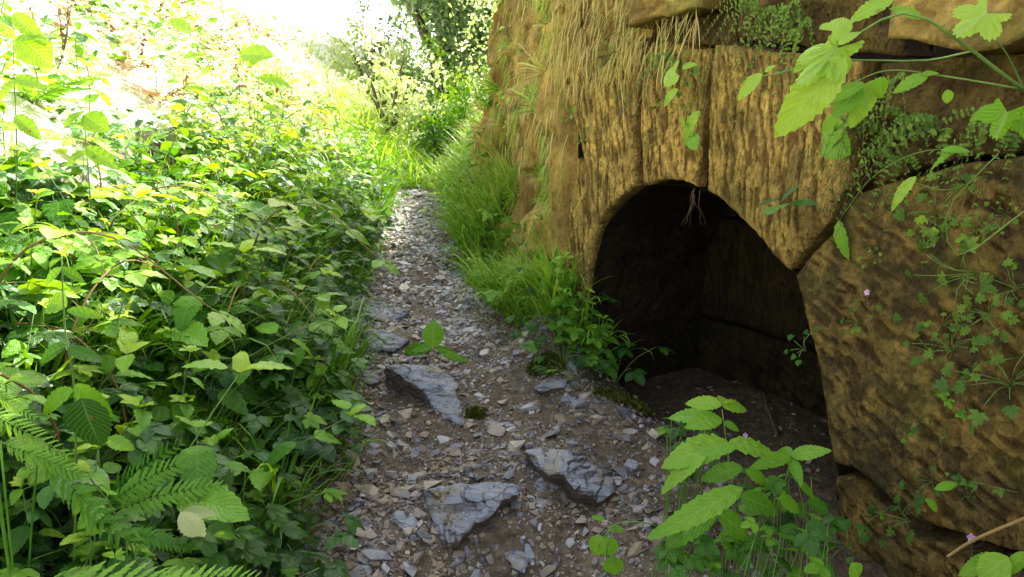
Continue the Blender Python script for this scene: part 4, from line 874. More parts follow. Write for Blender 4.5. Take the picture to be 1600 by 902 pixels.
# draped dry grass on earth face and top left of the wall
def face_at(u_idx, z_idx): return FP[z_idx, u_idx]
n = 4800; ui = rng.integers(3, 250, n); zi = (40 + 160 * rng.random(n) ** .8).astype(int).clip(0, 199)
dens = fbm(dd[ui] * 1.7, zz[zi] * 2.2, 0, 3, 401); kp = dens + rng.normal(0, .12, n) > .02; ui, zi = ui[kp], zi[kp]
B = FP[zi, ui]; nr = np.stack([nn[ui, 0], nn[ui, 1], 0 * ui], -1)
def drape(B, nr, lmin, lmax, tm, wid=.55, sd=.35):
    k = len(B); side = np.cross(nr, UPV); D = nr * rng.uniform(.25, .7, (k, 1)) + side * rng.normal(0, sd, (k, 1)) - UPV * rng.uniform(.2, .8, (k, 1)) + 0.0
    out_ = nr * 1.0 + side * rng.normal(0, sd, (k, 1)); out_ /= np.linalg.norm(out_, axis=1, keepdims=True); Ls = rng.uniform(lmin, lmax, k)
    M = np.zeros((k, 4, 4)); M[:, 3, 3] = 1; sx = np.cross(out_, -UPV)
    # blade grows along its local +Z then bends to +Y : grow outwards, bend down
    M[:, :3, 0] = sx * (Ls * wid)[:, None]; M[:, :3, 1] = -UPV * Ls[:, None]; M[:, :3, 2] = (out_ * .42 + UPV * rng.uniform(-.8, .1, (k, 1)) + side * rng.normal(0, .25, (k, 1))) * Ls[:, None]; M[:, :3, 3] = B
    return M, np.clip(tm + rng.normal(0, .22, k), 0, 1)
mb = MB(); Mx, tn = drape(B, nr, .05, .17, .60, 1.5, 1.0); pick = rng.integers(0, 4, len(B))
for j in range(4): s_ = pick == j; mb.inst(LV['blade'][max(j, 1)], Mx[s_], tn[s_])
n = 1500; px_ = rng.uniform(860, 1090, n); py_ = rng.uniform(-120, 150, n) * (1 - .0 * px_); kk = (py_ < 170 - (px_ - 860) * .55 + rng.normal(0, 25, n)); px_, py_ = px_[kk], py_[kk]
B2 = np.array([wallpt(a, b, .02) for a, b in zip(px_, py_)]); Mx, tn = drape(B2, np.repeat(NW[None], len(B2), 0), .05, .2, .5, .9, .9)
for j in range(4): s_ = np.arange(len(B2)) % 4 == j; mb.inst(LV['blade'][j], Mx[s_], tn[s_])
o = mb.build('dry_grass', M_['dry'], kind='stuff'); o['label'] = 'straw-coloured dry grass hanging over the earth face and top of the wall'
mb = MB(); n = 8500; ui2 = rng.integers(3, 260, n); zi2 = rng.integers(45, 199, n); d2 = fbm(dd[ui2] * 2 + 5, zz[zi2] * 2, 0, 3, 402); kp = d2 + .6 * sstep(2.6, 3.6, dd[ui2]) > .05; ui2, zi2 = ui2[kp], zi2[kp]
Mx, tn = drape(FP[zi2, ui2], np.stack([nn[ui2, 0], nn[ui2, 1], 0 * ui2], -1), .06, .22, .62, 1.0, .9)
for j in range(4): s_ = np.arange(len(ui2)) % 4 == j; mb.inst(LV['blade'][j], Mx[s_], tn[s_])
o = mb.build('hanging_grass', M_['grass'], kind='stuff'); o['label'] = 'green grass hanging on the earth face'
# small herbs rooted in the earth face and wall cracks
ph2 = [make('crevice_herb', herb(120 + i, 6 + 2 * i, .05 + .015 * i, .018 + .004 * i, 'wallherb' if i else 'nettle'), (0, 0, 0), 'small herb rooted in a crevice of the wall', 'plant', 'small herbs in the crevices of the wall') for i in range(4)]
spots = [(1275, 545), (1455, 545), (1480, 520), (1470, 535), (1330, 505), (1490, 690), (1560, 500), (1400, 820), (1500, 760), (1450, 770), (1380, 400), (1530, 440), (1480, 370), (1560, 330), (1590, 450), (1420, 300), (1500, 300), (985, 150), (960, 110), (940, 215), (900, 180), (1080, 140), (1085, 190), (1460, 340), (1540, 380), (1575, 540), (1355, 840), (1560, 600)]
for i, (px, py) in enumerate(spots):
    px += random.uniform(-25, 25); py += random.uniform(-20, 20)
    q = wallpt(px, py, .01); up = Vector(NW * .8 + UPV * .35 + rng.normal(0, .2, 3)).normalized(); rot = (up.to_track_quat('Z', 'Y').to_matrix() @ Matrix.Rotation(random.uniform(0, 6), 3, 'Z')).to_euler(); s = random.choice((.4, .55, .7, .9, 1.2))
    if i < 4: o = ph2[i]; o.location = q; o.rotation_euler = rot; o.scale = (s, s, s)
    else: dup(ph2[i % 4], q, rot, s)
# maidenhair ferns
def maiden(seed, l=.16, n=9):
    r = np.random.default_rng(seed); st, fo = MB(), MB()
    for k in range(n):
        a = r.uniform(-1.2, 1.2); o = NW * r.uniform(.2, .6) + DW * math.sin(a) * .8 - UPV * r.uniform(.1, .8); o /= np.linalg.norm(o); L_ = l * r.uniform(.6, 1.4)
        pts = smooth_curve([[0, 0, 0], o * L_ * .5 + UPV * .02, o * L_ - UPV * L_ * .45], 16); st.add(*tube(pts, .0007, 3)); sd = np.cross(o, NW); sd /= np.linalg.norm(sd)
        for i in range(2, 16):
            for s in (-1, 1): fo.inst(LV['lo'][i % 3], frames(pts[i], sd * s + o * .3 + r.normal(0, .2, 3), NW + r.normal(0, .3, 3), .016 * r.uniform(.7, 1.2) * (1.2 - i / 20)), np.array([r.uniform(.2, 1)]))
    return {'stem': (st, 'twig'), 'fronds': (fo, 'wallherb')}
pm_ = [make('maidenhair_fern', maiden(130 + i, .18 + .04 * i, 6), (0, 0, 0), 'tiny-leaved fern hanging from the dark recess at the top of the wall', 'fern', 'tiny-leaved ferns hanging on the damp wall') for i in range(3)]
mf = [(1195, 10, -.03), (1235, 5, -.03), (1265, 20, -.03), (1175, 0, -.03), (1215, 30, -.04), (1250, 40, -.04), (1290, 15, -.03), (1360, 180, -.05), (1395, 200, -.07), (1420, 175, -.07), (1370, 225, -.02), (1345, 160, -.05), (1440, 210, -.06), (1480, 190, -.06), (1350, 250, .02), (1405, 240, -.02), (1160, 30, -.03), (1540, 170, -.07), (975, 15, .02), (1060, 85, -.03), (940, 40, .02), (1590, 205, -.05), (1455, 245, .0), (1400, 120, -.05), (1350, 120, -.05)]
mf = mf[:3] + mf[3::2] + mf[4:12:4]
for i, (px, py, of) in enumerate(mf):
    q = wallpt(px, py, of + .03)
    if i < 3: pm_[i].location = q
    else: dup(pm_[i % 3], q, (0, 0, random.uniform(-.3, .3)), random.uniform(.8, 1.3))
# moss cushions
def moss(name, px, py, r_, label):
    c = ghit(px, py); mb = MB(); k = 900; a = rng.uniform(0, 6.28, k); rr = r_ * np.sqrt(rng.random(k)); h = (r_ * .35) * np.sqrt(np.clip(1 - (rr / r_) ** 2, 0, 1))
    X, Y = c[0] + np.cos(a) * rr * 1.5, c[1] + np.sin(a) * rr; B = np.stack([X, Y, ground(X, Y) + h * rng.uniform(.5, 1, k)], -1); D = rng.normal(0, 1, (k, 3)) + UPV * .9
    mb.inst(LV['lo'][0], frames(B, D, rng.normal(0, 1, (k, 3)), .010 + .01 * rng.random(k)), rng.random(k)); tag(mb.build(name, M_['moss'], None, tuple(c)), label, 'moss')
moss('moss_cushion', 853, 572, .06, 'yellowish moss cushion under the grass at the right of the path'); moss('moss_cushion', 975, 628, .09, 'flat reddish green moss patch in front of the arch'); moss('moss_cushion', 745, 648, .03, 'small green moss patch at the lower tip of the long slab')

# ------------------------------------------------------------------ individually shaped plants
def hero(name, base, label, cat, stems, leaves, mat='bright', smat='stem', group=None, flowers=()):
    """stems: list of (points, r0, r1); leaves: (base, tip, template, normal, tint) in world metres"""
    t = thing(name, base, label, cat, group); st = MB()
    for pts, r0, r1 in stems: c = smooth_curve(pts, 14); st.add(*tube(c, np.linspace(r0, r1, 14), 6))
    if stems: st.build('stem', M_[smat], t, base)
    for (b, e, tm, nrm, tn) in leaves:
        b, e = np.array(b), np.array(e); mb = MB(); mb.inst(tm, frames(b, e - b, nrm, np.linalg.norm(e - b)), np.array([tn])); mb.build('leaf', M_[mat], t, base)
    for (c, r_, nrm) in flowers:
        mb = MB()
        e1 = np.cross(nrm, [.3, .2, 1]); e1 /= np.linalg.norm(e1); e2 = np.cross(nrm, e1); e2 /= np.linalg.norm(e2)
        for k in range(5):
            a = k * 2 * PI / 5; mb.inst(LV['round'][0], frames(c, e1 * math.cos(a) + e2 * math.sin(a) + np.array(nrm) * .25, nrm, r_), np.array([random.random()]))
        mb.build('flower', M_['petal'], t, base)
    return t
TOCAM = np.array([-.2, -.8, .75]); NT, NR, NN, TF, PM, PM3 = LV['nettle'], LV['round'], LV['narrow'][0], LV['tri'], LV['palm'][0], LV['palm'][1]
# big bright plant in front of the arch
def lv(a, b, Y, tm, nrm=TOCAM, tn=.6, Y2=None): return (W(a[0], a[1], Y), W(b[0], b[1], Y2 or Y), tm, nrm, tn)
WL_ = leaf(.42, 11, .24, .5, .42, .06, seed=31, twist=.3); WL2 = leaf(.34, 11, .3, .6, .45, .05, seed=33, twist=-.3)
b0 = ghit(1150, 880); b0[1] = min(b0[1], 1.95); b0[2] = float(ground(b0[0], b0[1]))
Yh = 1.85
hero('raspberry_shoot', b0, 'tall shoot with broad bright serrated leaves growing in front of the arch', 'plant',
     [([b0, W(1145, 760, Yh), W(1135, 690, Yh), W(1128, 640, Yh)], .0035, .0015), ([W(1145, 760, Yh), W(1110, 700, Yh - .05), W(1090, 695, Yh - .08)], .0018, .0012), ([W(1150, 790, Yh), W(1220, 760, Yh), W(1236, 712, Yh)], .0022, .0012)],
     [lv((1128, 632), (1075, 625), Yh, WL_, tn=.8), lv((1128, 634), (1176, 634), Yh, WL_, tn=.75, Y2=Yh + .03), lv((1128, 630), (1145, 612), Yh, WL_, tn=.9, Y2=Yh + .09), lv((1126, 634), (1082, 615), Yh, WL2, tn=.85, Y2=Yh + .07),
      lv((1128, 655), (1078, 660), Yh, WL_, tn=.6, Y2=Yh - .04), lv((1130, 660), (1160, 672), Yh, WL_, tn=.4), lv((1120, 652), (1040, 643), Yh, WL2, tn=.65, Y2=Yh + .05),
      lv((1105, 708), (1026, 756), Yh - .1, WL2, np.array([-.1, -.45, 1.]), tn=.85, Y2=Yh - .13), lv((1140, 692), (1042, 710), Yh - .06, WL_, np.array([-.1, -.55, .9]), .8, Yh - .12), lv((1138, 692), (1230, 706), Yh - .06, WL_, np.array([0, -.5, .9]), .78, Yh - .08), lv((1150, 700), (1098, 706), Yh - .14, WL2, tn=.55),
      lv((1236, 712), (1292, 700), Yh, WL_, tn=.72, Y2=Yh - .05), lv((1236, 712), (1212, 692), Yh, WL_, tn=.6, Y2=Yh + .08), lv((1236, 716), (1252, 752), Yh, WL_, tn=.5, Y2=Yh - .07), lv((1236, 712), (1185, 722), Yh, WL2, tn=.7, Y2=Yh - .06),
      lv((1160, 730), (1095, 745), Yh - .05, WL_, tn=.4), lv((1165, 735), (1210, 757), Yh - .05, WL_, tn=.5), lv((1150, 770), (1088, 800), Yh - .02, WL_, tn=.3), lv((1155, 775), (1230, 800), Yh - .06, WL_, tn=.35)])
hero('long_leaved_sprout', ghit(1100, 880), 'sprout with long pointed yellow green leaves sweeping down to the left below the tall shoot', 'plant',
     [([ghit(1100, 880), W(1110, 830, 1.75), W(1125, 770, 1.72)], .0025, .0012)],
     [lv((1160, 762), (1018, 836), 1.7, leaf(.22, 12, .3, .2, .4, .04, seed=2), tn=.75, Y2=1.6), lv((1125, 790), (1040, 850), 1.72, WL2, tn=.5, Y2=1.66), lv((1120, 800), (1185, 845), 1.72, WL_, tn=.4)])
def spread(px0, px1, py0, py1, Y0, n, ls, tms, tn=(.2, .9), drop=.10, seed=0):
    r = np.random.default_rng(seed); st, lf = [], []
    for i in range(n):
        p = W(r.uniform(px0, px1), r.uniform(py0, py1), Y0 * r.uniform(.93, 1.07)); gx, gy = p[0] + r.normal(0, .04), p[1] + r.normal(0, .04); gz = float(ground(gx, gy))
        if p[2] < gz + .02: p[2] = gz + .03 + r.uniform(0, .03)
        st.append(([[gx, gy, gz], [(gx + p[0]) / 2, (gy + p[1]) / 2, gz + (p[2] - gz) * .65], p], .0014, .0009)); a = r.uniform(0, 6.28); d = np.array([math.cos(a), math.sin(a), r.normal(-.2, .2)]); s = ls * r.uniform(.7, 1.3)
        lf.append((p, p + d * s, tms[i % len(tms)], UPV + r.normal(0, .3, 3) + TOCAM * .4, r.uniform(*tn)))
    return st, lf
for i, (bx, lab, n, tms, mt) in enumerate((((1040, 1130, 820, 900, 1.72), 'trefoil-leaved creeper at the bottom, just right of the gravel', 26, TF, 'nettle'), ((1130, 1300, 800, 900, 1.72), 'dense leafy clump at the foot of the dark bottom stone', 40, TF + NT, 'nettle'),
                                       ((1040, 1110, 655, 740, 2.15), 'dark small-leaved herb behind the bright shoot, left of the arch floor', 30, TF, 'bramble'), ((1160, 1290, 740, 820, 1.9), 'leafy herb under the spreading leaves of the tall shoot', 30, TF + NR, 'nettle'))):
    st, lf = spread(*bx, n, .06, tms, seed=300 + i); b = ghit((bx[0] + bx[1]) / 2, bx[3] + 5); hero('creeping_herb', b, lab, 'plant', st, lf, mt, 'stem')
bs = ghit(950, 895)
hero('drooping_sprout', bs, 'drooping sprout with three limp rounded leaves at the bottom of the gravel', 'plant', [([ghit(1080, 850), W(1020, 820, 1.75), W(965, 818, 1.75), W(945, 838, 1.75)], .002, .0012), ([bs, W(948, 860, 1.75), W(962, 820, 1.75)], .002, .001)],
     [lv((942, 838), (924, 868), 1.75, NR[0], tn=.75), lv((946, 838), (955, 872), 1.75, NR[1], tn=.5), lv((955, 868), (962, 902), 1.74, NR[0], tn=.6), lv((950, 826), (978, 826), 1.75, WL_, tn=.6), lv((945, 812), (925, 806), 1.75, WL_, tn=.5)])
# seedling on the path
bs = ghit(690, 560)
hero('seedling', bs, 'seedling with one upright round bright leaf standing over the path', 'plant', [([bs, W(684, 545, bs[1] - .02), W(676, 540, bs[1] - .05)], .002, .0012)],
     [lv((676, 543), (678, 502), bs[1] - .06, NR[0], np.array([0, -1, .3]), .6), lv((676, 543), (640, 545), bs[1] - .06, NN, tn=.6), lv((680, 545), (712, 545), bs[1] - .06, NN, tn=.7, Y2=bs[1]), lv((684, 548), (738, 566), bs[1] - .05, leaf(.22, 5, .2, .3, .42, .05), tn=.7), lv((676, 545), (622, 543), bs[1] - .05, NN, tn=.4, Y2=bs[1] + .02)])
# nettle with the big dark leaf, left foreground
Yl = 1.45; bs = np.array([W(100, 860, Yl)[0], Yl, 0.]); bs[2] = float(ground(bs[0], bs[1]))
hero('tall_nettle', bs, 'tall nettle in the left foreground with one big dark hanging toothed leaf', 'plant', [([bs, W(118, 640, Yl), W(102, 520, Yl), W(96, 400, Yl)], .003, .0012)],
     [lv((128, 622), (150, 705), Yl - .08, leaf(.8, 9, .15, .35, .38, .10, seed=3), np.array([0, -1, .35]), .0), lv((115, 610), (48, 640), Yl, WL_, tn=.7), lv((118, 600), (172, 660), Yl, WL_, tn=.7), lv((104, 480), (55, 462), Yl, WL_, tn=.75, Y2=Yl + .06), lv((104, 485), (155, 488), Yl, WL2, tn=.6), lv((98, 420), (60, 440), Yl, WL_, tn=.6), lv((98, 418), (130, 440), Yl, WL_, tn=.5), lv((96, 400), (110, 375), Yl, WL_, tn=.9), lv((104, 540), (50, 560), Yl, WL_, tn=.3), lv((106, 545), (158, 560), Yl, WL_, tn=.3)], 'nettle')
# fern fronds left foreground
def fronds(name, base, label, lst, mat='fern', wd=.62):
    t = thing(name, base, label, 'fern')
    MB().add(*tube([base - UPV * .03, base + UPV * .02], [.014, .008], 6)).build('rootstock', M_['twig'], t, base)
    for (a, b, Ya, Yb, k, nrm, tn) in lst:
        p, q = W(*a, Ya), W(*b, Yb); mb = MB(); Mf = frames(p, q - p, nrm, np.linalg.norm(q - p) * 1.05); Mf[:, :3, 0] *= wd; mb.inst(FR[k], Mf, np.array([tn]))
        mb.add(*tube(smooth_curve([base, (base + p) / 2 + UPV * .02, p], 6), .0022, 5), tint=tn); mb.build('frond', M_[mat], t, base)
    return t
b1 = np.array([W(0, 800, 1.3)[0], 1.3, 0.]); b1[2] = float(ground(b1[0], b1[1]))
fronds('ladder_fern', b1, 'pale fern with fronds hanging at the left edge of the picture', [((-20, 640), (62, 690), 1.3, 1.2, 1, TOCAM, .95), ((0, 690), (110, 735), 1.3, 1.25, 1, TOCAM, .85), ((60, 700), (165, 845), 1.35, 1.2, 2, TOCAM, .5), ((-30, 600), (30, 640), 1.25, 1.2, 1, TOCAM, .9)], 'fern', .5)
b2 = np.array([W(180, 900, 1.45)[0], 1.45, 0.]); b2[2] = float(ground(b2[0], b2[1]))
fronds('bracken', b2, 'yellow green bracken spreading toothed fronds over the lower left plants', [((170, 800), (335, 745), 1.45, 1.5, 0, np.array([.1, -.7, .9]), .8), ((165, 790), (300, 700), 1.45, 1.5, 0, np.array([.1, -.7, .9]), .7), ((180, 830), (300, 850), 1.42, 1.45, 0, np.array([.1, -.7, .9]), .6), ((150, 800), (240, 690), 1.5, 1.5, 1, np.array([.1, -.7, .9]), .5)])
b3 = np.array([W(200, 960, 1.22)[0], 1.22, 0.]); b3[2] = float(ground(b3[0], b3[1]))
fronds('front_fern', b3, 'light green fern frond reaching along the bottom left edge of the picture', [((40, 925), (300, 885), 1.2, 1.22, 0, np.array([0, -.45, 1]), .9), ((200, 930), (395, 880), 1.2, 1.25, 0, np.array([0, -.45, 1]), .95), ((90, 900), (160, 880), 1.22, 1.25, 0, np.array([0, -.45, 1]), .8)])
# pale upturned leaf, dock-like
bs = ghit(300, 850); hero('silver_leaf_plant', bs, 'plant with one whitish silvery leaf turned over beside the bracken', 'plant', [([bs, W(288, 815, 1.5)], .002, .001)], [lv((282, 800), (318, 845), 1.48, leaf(.6, 9, .2, .3, .45, .1, seed=8), TOCAM, 1.0), lv((285, 800), (335, 800), 1.5, WL_, TOCAM, .8)], 'pale')
# rush-like tuft at the left path edge
for (px, py, sc, lab) in ((520, 640, 1.25, 'long-bladed grass tuft arching over the left edge of the path'), (590, 350, 1.0, 'upright grass tuft beside the far part of the path'), (440, 870, .9, 'thin grass tuft bending over the soil at the lower left')):
    q = ghit(px, py); o = make('sedge_tuft', tuft(int(px), 34, .34 * sc, 'grass', 1.1), q, lab, 'grass')
# overhanging vine, top right
Yv = 1.45
A0 = wallpt(1750, 230, .0)
hero('hanging_vine', A0, 'vine hanging in from the upper right with big pale lobed leaves over the arch', 'vine',
     [([A0, W(1600, 140, 1.45), W(1520, 80, 1.4), W(1420, 20, 1.4), W(1330, 60, 1.5), W(1250, 110, 1.55)], .004, .0015), ([W(1520, 80, 1.4), W(1440, 95, 1.5), W(1300, 95, 1.5), W(1215, 115, 1.55), W(1180, 120, 1.6)], .0022, .001), ([W(1600, 140, 1.45), W(1570, 80, 1.4), W(1530, 40, 1.35)], .002, .001), ([A0, W(1640, 210, 1.5), W(1590, 175, 1.45)], .003, .0015),
      ([W(1600, 140, 1.45), W(1480, 120, 1.5), W(1390, 110, 1.52), W(1330, 130, 1.55)], .002, .001), ([A0, W(1650, 300, 1.5), W(1600, 330, 1.5), W(1500, 400, 1.6), W(1480, 330, 1.6), W(1560, 240, 1.5)], .002, .001)],
     [lv((1328, 58), (1236, 138), 1.5, (PM[0] * [.5, 1, 1.2], PM[1], PM[2]), np.array([-.2, -.8, .6]), .75, 1.42), lv((1320, 90), (1212, 205), 1.46, WL_, np.array([-.3, -.9, .2]), .85), lv((1290, 55), (1335, 25), 1.5, PM3, TOCAM, .8), lv((1310, 70), (1345, 42), 1.47, WL_, TOCAM, .9), lv((1285, 75), (1238, 105), 1.5, WL_, TOCAM, .5),
      lv((1190, 115), (1150, 150), 1.58, WL_, TOCAM, .9), lv((1195, 113), (1212, 98), 1.58, WL_, TOCAM, .8), lv((1560, 10), (1480, 60), 1.35, PM, np.array([-.2, -.7, .7]), 1.0), lv((1580, 160), (1552, 228), 1.42, PM, np.array([-.1, -1, .2]), .35), lv((1560, 165), (1518, 182), 1.45, WL_, TOCAM, .4), lv((1590, 178), (1620, 215), 1.42, PM3, TOCAM, .45),
      lv((1350, 130), (1300, 150), 1.55, WL_, TOCAM, .5), lv((1370, 125), (1325, 195), 1.55, WL_, TOCAM, .6), lv((1345, 135), (1300, 180), 1.56, NT[0], TOCAM, .3), lv((1375, 120), (1378, 155), 1.53, NT[0], TOCAM, .4), lv((1450, 118), (1398, 135), 1.5, WL_, TOCAM, .5), lv((1440, 118), (1470, 108), 1.5, WL_, TOCAM, .5), lv((1480, 140), (1482, 162), 1.5, NR[0], TOCAM, .6), lv((1395, 0), (1330, 20), 1.42, WL_, TOCAM, .6), lv((1440, 30), (1400, 4), 1.42, WL_, TOCAM, .5)], 'bright')
b = wallpt(1098, 150, .0); hero('crack_ivy', b, 'small bright leaved shoot hanging in the open joint above the arch crown', 'plant', [([b, wallpt(1090, 120, .08), wallpt(1062, 110, .1)], .0015, .001), ([b, wallpt(1088, 190, .06), wallpt(1075, 215, .08)], .0015, .001)],
     [(wallpt(1062, 108, .1), wallpt(1030, 130, .11), PM3, NW + [0, 0, .4], .8), (wallpt(1066, 106, .1), wallpt(1083, 98, .11), WL_, NW + [0, 0, .4], .7), (wallpt(1060, 140, .1), wallpt(1028, 162, .12), WL_, NW + [0, 0, .4], .85), (wallpt(1094, 174, .07), wallpt(1056, 224, .1), WL_, NW + [0, 0, .4], .8), (wallpt(1082, 210, .07), wallpt(1085, 232, .1), NR[0], NW + [0, 0, .4], .4), (wallpt(1070, 200, .09), wallpt(1062, 180, .1), WL_, NW, .6)])
b = wallpt(1262, 352, .0); hero('wall_sprig', b, 'sprig of four bluish leaves sticking out from the widest arch stone', 'plant', [([b, wallpt(1240, 335, .08), wallpt(1222, 318, .12)], .0015, .001)],
     [(wallpt(1220, 318, .12), wallpt(1238, 284, .12), WL2, UPV + NW * .5, .2), (wallpt(1216, 312, .12), wallpt(1168, 318, .16), WL2, UPV + NW * .5, .3), (wallpt(1230, 322, .11), wallpt(1270, 306, .1), WL2, UPV + NW * .5, .25), (wallpt(1226, 320, .12), wallpt(1198, 328, .22), NR[0], NW + UPV * .6, .9)], 'cool')
b = wallpt(1330, 330, .0); hero('wall_tendril', b, 'long arching stem with one yellowish toothed leaf at its end, right of the arch', 'plant', [([wallpt(1308, 350, .0), wallpt(1360, 280, .12), wallpt(1430, 240, .16), wallpt(1500, 232, .12)], .0014, .001), ([wallpt(1540, 275, .02), wallpt(1480, 297, .14), wallpt(1432, 287, .16), wallpt(1412, 290, .18)], .0014, .001)],
     [(wallpt(1432, 276, .17), wallpt(1380, 325, .2), WL2, NW + UPV * .3, 1.0), (wallpt(1500, 232, .12), wallpt(1446, 256, .16), WL2, UPV + NW, .3), (wallpt(1470, 235, .14), wallpt(1510, 228, .14), WL2, UPV + NW, .3), (wallpt(1310, 345, .02), wallpt(1316, 405, .05), NN, NW, .5), (wallpt(1290, 205, .05), wallpt(1318, 240, .1), NR[0], NW, .3), (wallpt(1284, 208, .05), wallpt(1312, 200, .1), NR[0], NW, .6)])
for i, (px, py, dx, dy, lab) in enumerate(((1425, 330, 70, 40, 'trailing sprig of three-part leaves just below the dark recess'), (1500, 400, 60, -50, 'trailing sprig climbing across the upper right of the jamb stone'), (1585, 560, -70, 30, 'sprig leaning left from the right edge of the picture at mid height'), (1470, 600, 50, 60, 'small sprig hanging on the middle of the right jamb stone'), (1420, 700, 30, -45, 'thin upright sprig low on the right jamb stone'), (1590, 770, -90, -20, 'leafy sprig above the violet flower at the lower right'), (1345, 850, 50, -60, 'sprig rooted in the dark bottom stone'), (1300, 230, 60, -50, 'dark sprig at the upper right corner of the widest arch stone'), (1545, 330, -90, 45, 'long thin sprig drooping over the top edge of the right jamb stone'))):
    b = wallpt(px, py, .0); e = wallpt(px + dx, py + dy, .07); m_ = (b + e) / 2 + NW * .05 + UPV * .02; cv = smooth_curve([b, m_, e], 9); lf = []
    for k in range(2, 9):
        d = (UPV * random.uniform(.2, 1) + NW * .5 + DW * random.uniform(-1, 1)) * (1 if k % 2 else -1) + NW * .8 + (e - b) * 2; d /= np.linalg.norm(d); q = cv[k]
        lf.append((q, q + d * random.uniform(.022, .042), LV['tri'][k % 3] if i % 2 else LV['div'][k % 2], NW + UPV * .6 + rng.normal(0, .3, 3), random.uniform(.3, 1)))
    hero('wall_sprig', b, lab, 'plant', [([b, m_, e], .0012, .0007)], lf, 'wallherb' if i % 3 else 'nettle')
# flowers
def flower_plant(px, py, off, lab, r_=.012, stemto=None):
    c = wallpt(px, py, off); b = wallpt(*stemto, 0); e = wallpt(stemto[0] + 18, stemto[1] - 6, .03)
    hero('herb_robert', b, lab, 'flower', [([b, (b + c) / 2 + NW * .02, c], .001, .0007), ([b, e], .001, .0007)], [(b + (c - b) * .4, b + (c - b) * .4 + DW * .03 + UPV * .01, LV['div'][0], NW, .6), (e, e + DW * .04, LV['div'][1], NW, .5), (b, b - DW * .04 + NW * .01, LV['div'][1], NW, .7)], 'wallherb', 'redstem', None, [(c, r_, NW + UPV * .3)])
flower_plant(1355, 457, .03, 'single tiny pale pink flower high on the right jamb stone', .011, (1372, 500))
flower_plant(1518, 841, .12, 'violet pink five-petalled flower at the bottom right of the wall', .013, (1535, 900))
flower_plant(1165, 681, .32, 'tiny pink flower beside the tall bright shoot in front of the arch', .011, (1190, 800))
c0 = W(1650, 790, 1.35); hero('cane', ghit(1500, 900), 'bare orange brown cane slanting in at the bottom right corner', 'plant', [([W(1480, 870, 1.3), W(1530, 840, 1.33), c0], .0026, .0035)], [lv((1560, 868), (1500, 898), 1.3, WL_, TOCAM, .6), lv((1575, 870), (1530, 905), 1.28, NR[0], TOCAM, .8), lv((1600, 862), (1570, 905), 1.28, WL_, TOCAM, .7), lv((1330, 880), (1345, 905), 1.4, NR[0], TOCAM, .6), lv((1460, 765), (1500, 752), 1.45, WL2, TOCAM, .5), lv((1445, 780), (1475, 800), 1.45, WL2, TOCAM, .4)], 'bright', 'redstem')
# roots and twigs
def roots(b, label, n, l, drop):
    t = thing('hanging_roots', b, label, 'roots'); mb = MB(); r = np.random.default_rng(5)
    for k in range(n):
        p = b + r.normal(0, .01, 3); pts = [p]
        for i in range(7): p = p + [r.normal(0, .008), r.normal(0, .008), -drop / 7 * r.uniform(.5, 1.2)]; pts.append(p)
        mb.add(*tube(smooth_curve(pts, 12), np.linspace(.0016, .0006, 12), 4))
    mb.build('root_strands', M_['twig'], t, b)
roots(wallpt(1085, 298, -.03), 'thin brown roots dangling from the crown of the arch', 6, .2, .16)
a = ghit(1192, 618); b = ghit(1214, 682); tag(MB().add(*tube(smooth_curve([a + UPV * .02, (a + b) / 2 + [-.01, 0, .03], b + UPV * .01], 12), np.linspace(.005, .008, 12), 6)).build('fallen_branch', M_['twig'], None, tuple(a)), 'crooked bare stick lying on the earth floor inside the arch', 'stick')
for i in range(26):
    px, py = random.uniform(500, 1000), random.uniform(520, 890); q = ghit(px, py); a_ = random.uniform(0, 6.28); l_ = random.uniform(.03, .12)
    e = q + np.array([math.cos(a_) * l_, math.sin(a_) * l_, 0]); e[2] = float(ground(e[0], e[1])) + .008
    tag(MB().add(*tube(smooth_curve([q + UPV * .008, (q + e) / 2 + UPV * .012, e], 6), .0013, 4)).build('twig', M_['twig'], None, tuple(q)), 'thin brown twig lying on the gravel', 'twig', 'thin twigs scattered on the gravel')
b = ghit(985, 470); hero('dry_sprig', b, 'thin yellowing sprig standing against the dark of the arch', 'plant', [([b, W(985, 420, b[1]), W(1000, 385, b[1])], .0012, .0007), ([W(985, 430, b[1]), W(975, 405, b[1])], .001, .0006)], [lv((1000, 385), (1010, 375), b[1], NN, tn=.3), lv((995, 395), (1012, 395), b[1], NN, tn=.2), lv((990, 410), (975, 400), b[1], NN, tn=.3), lv((985, 425), (1003, 420), b[1], NN, tn=.2), lv((986, 440), (972, 432), b[1], NN, tn=.2)], 'moss', 'redstem')
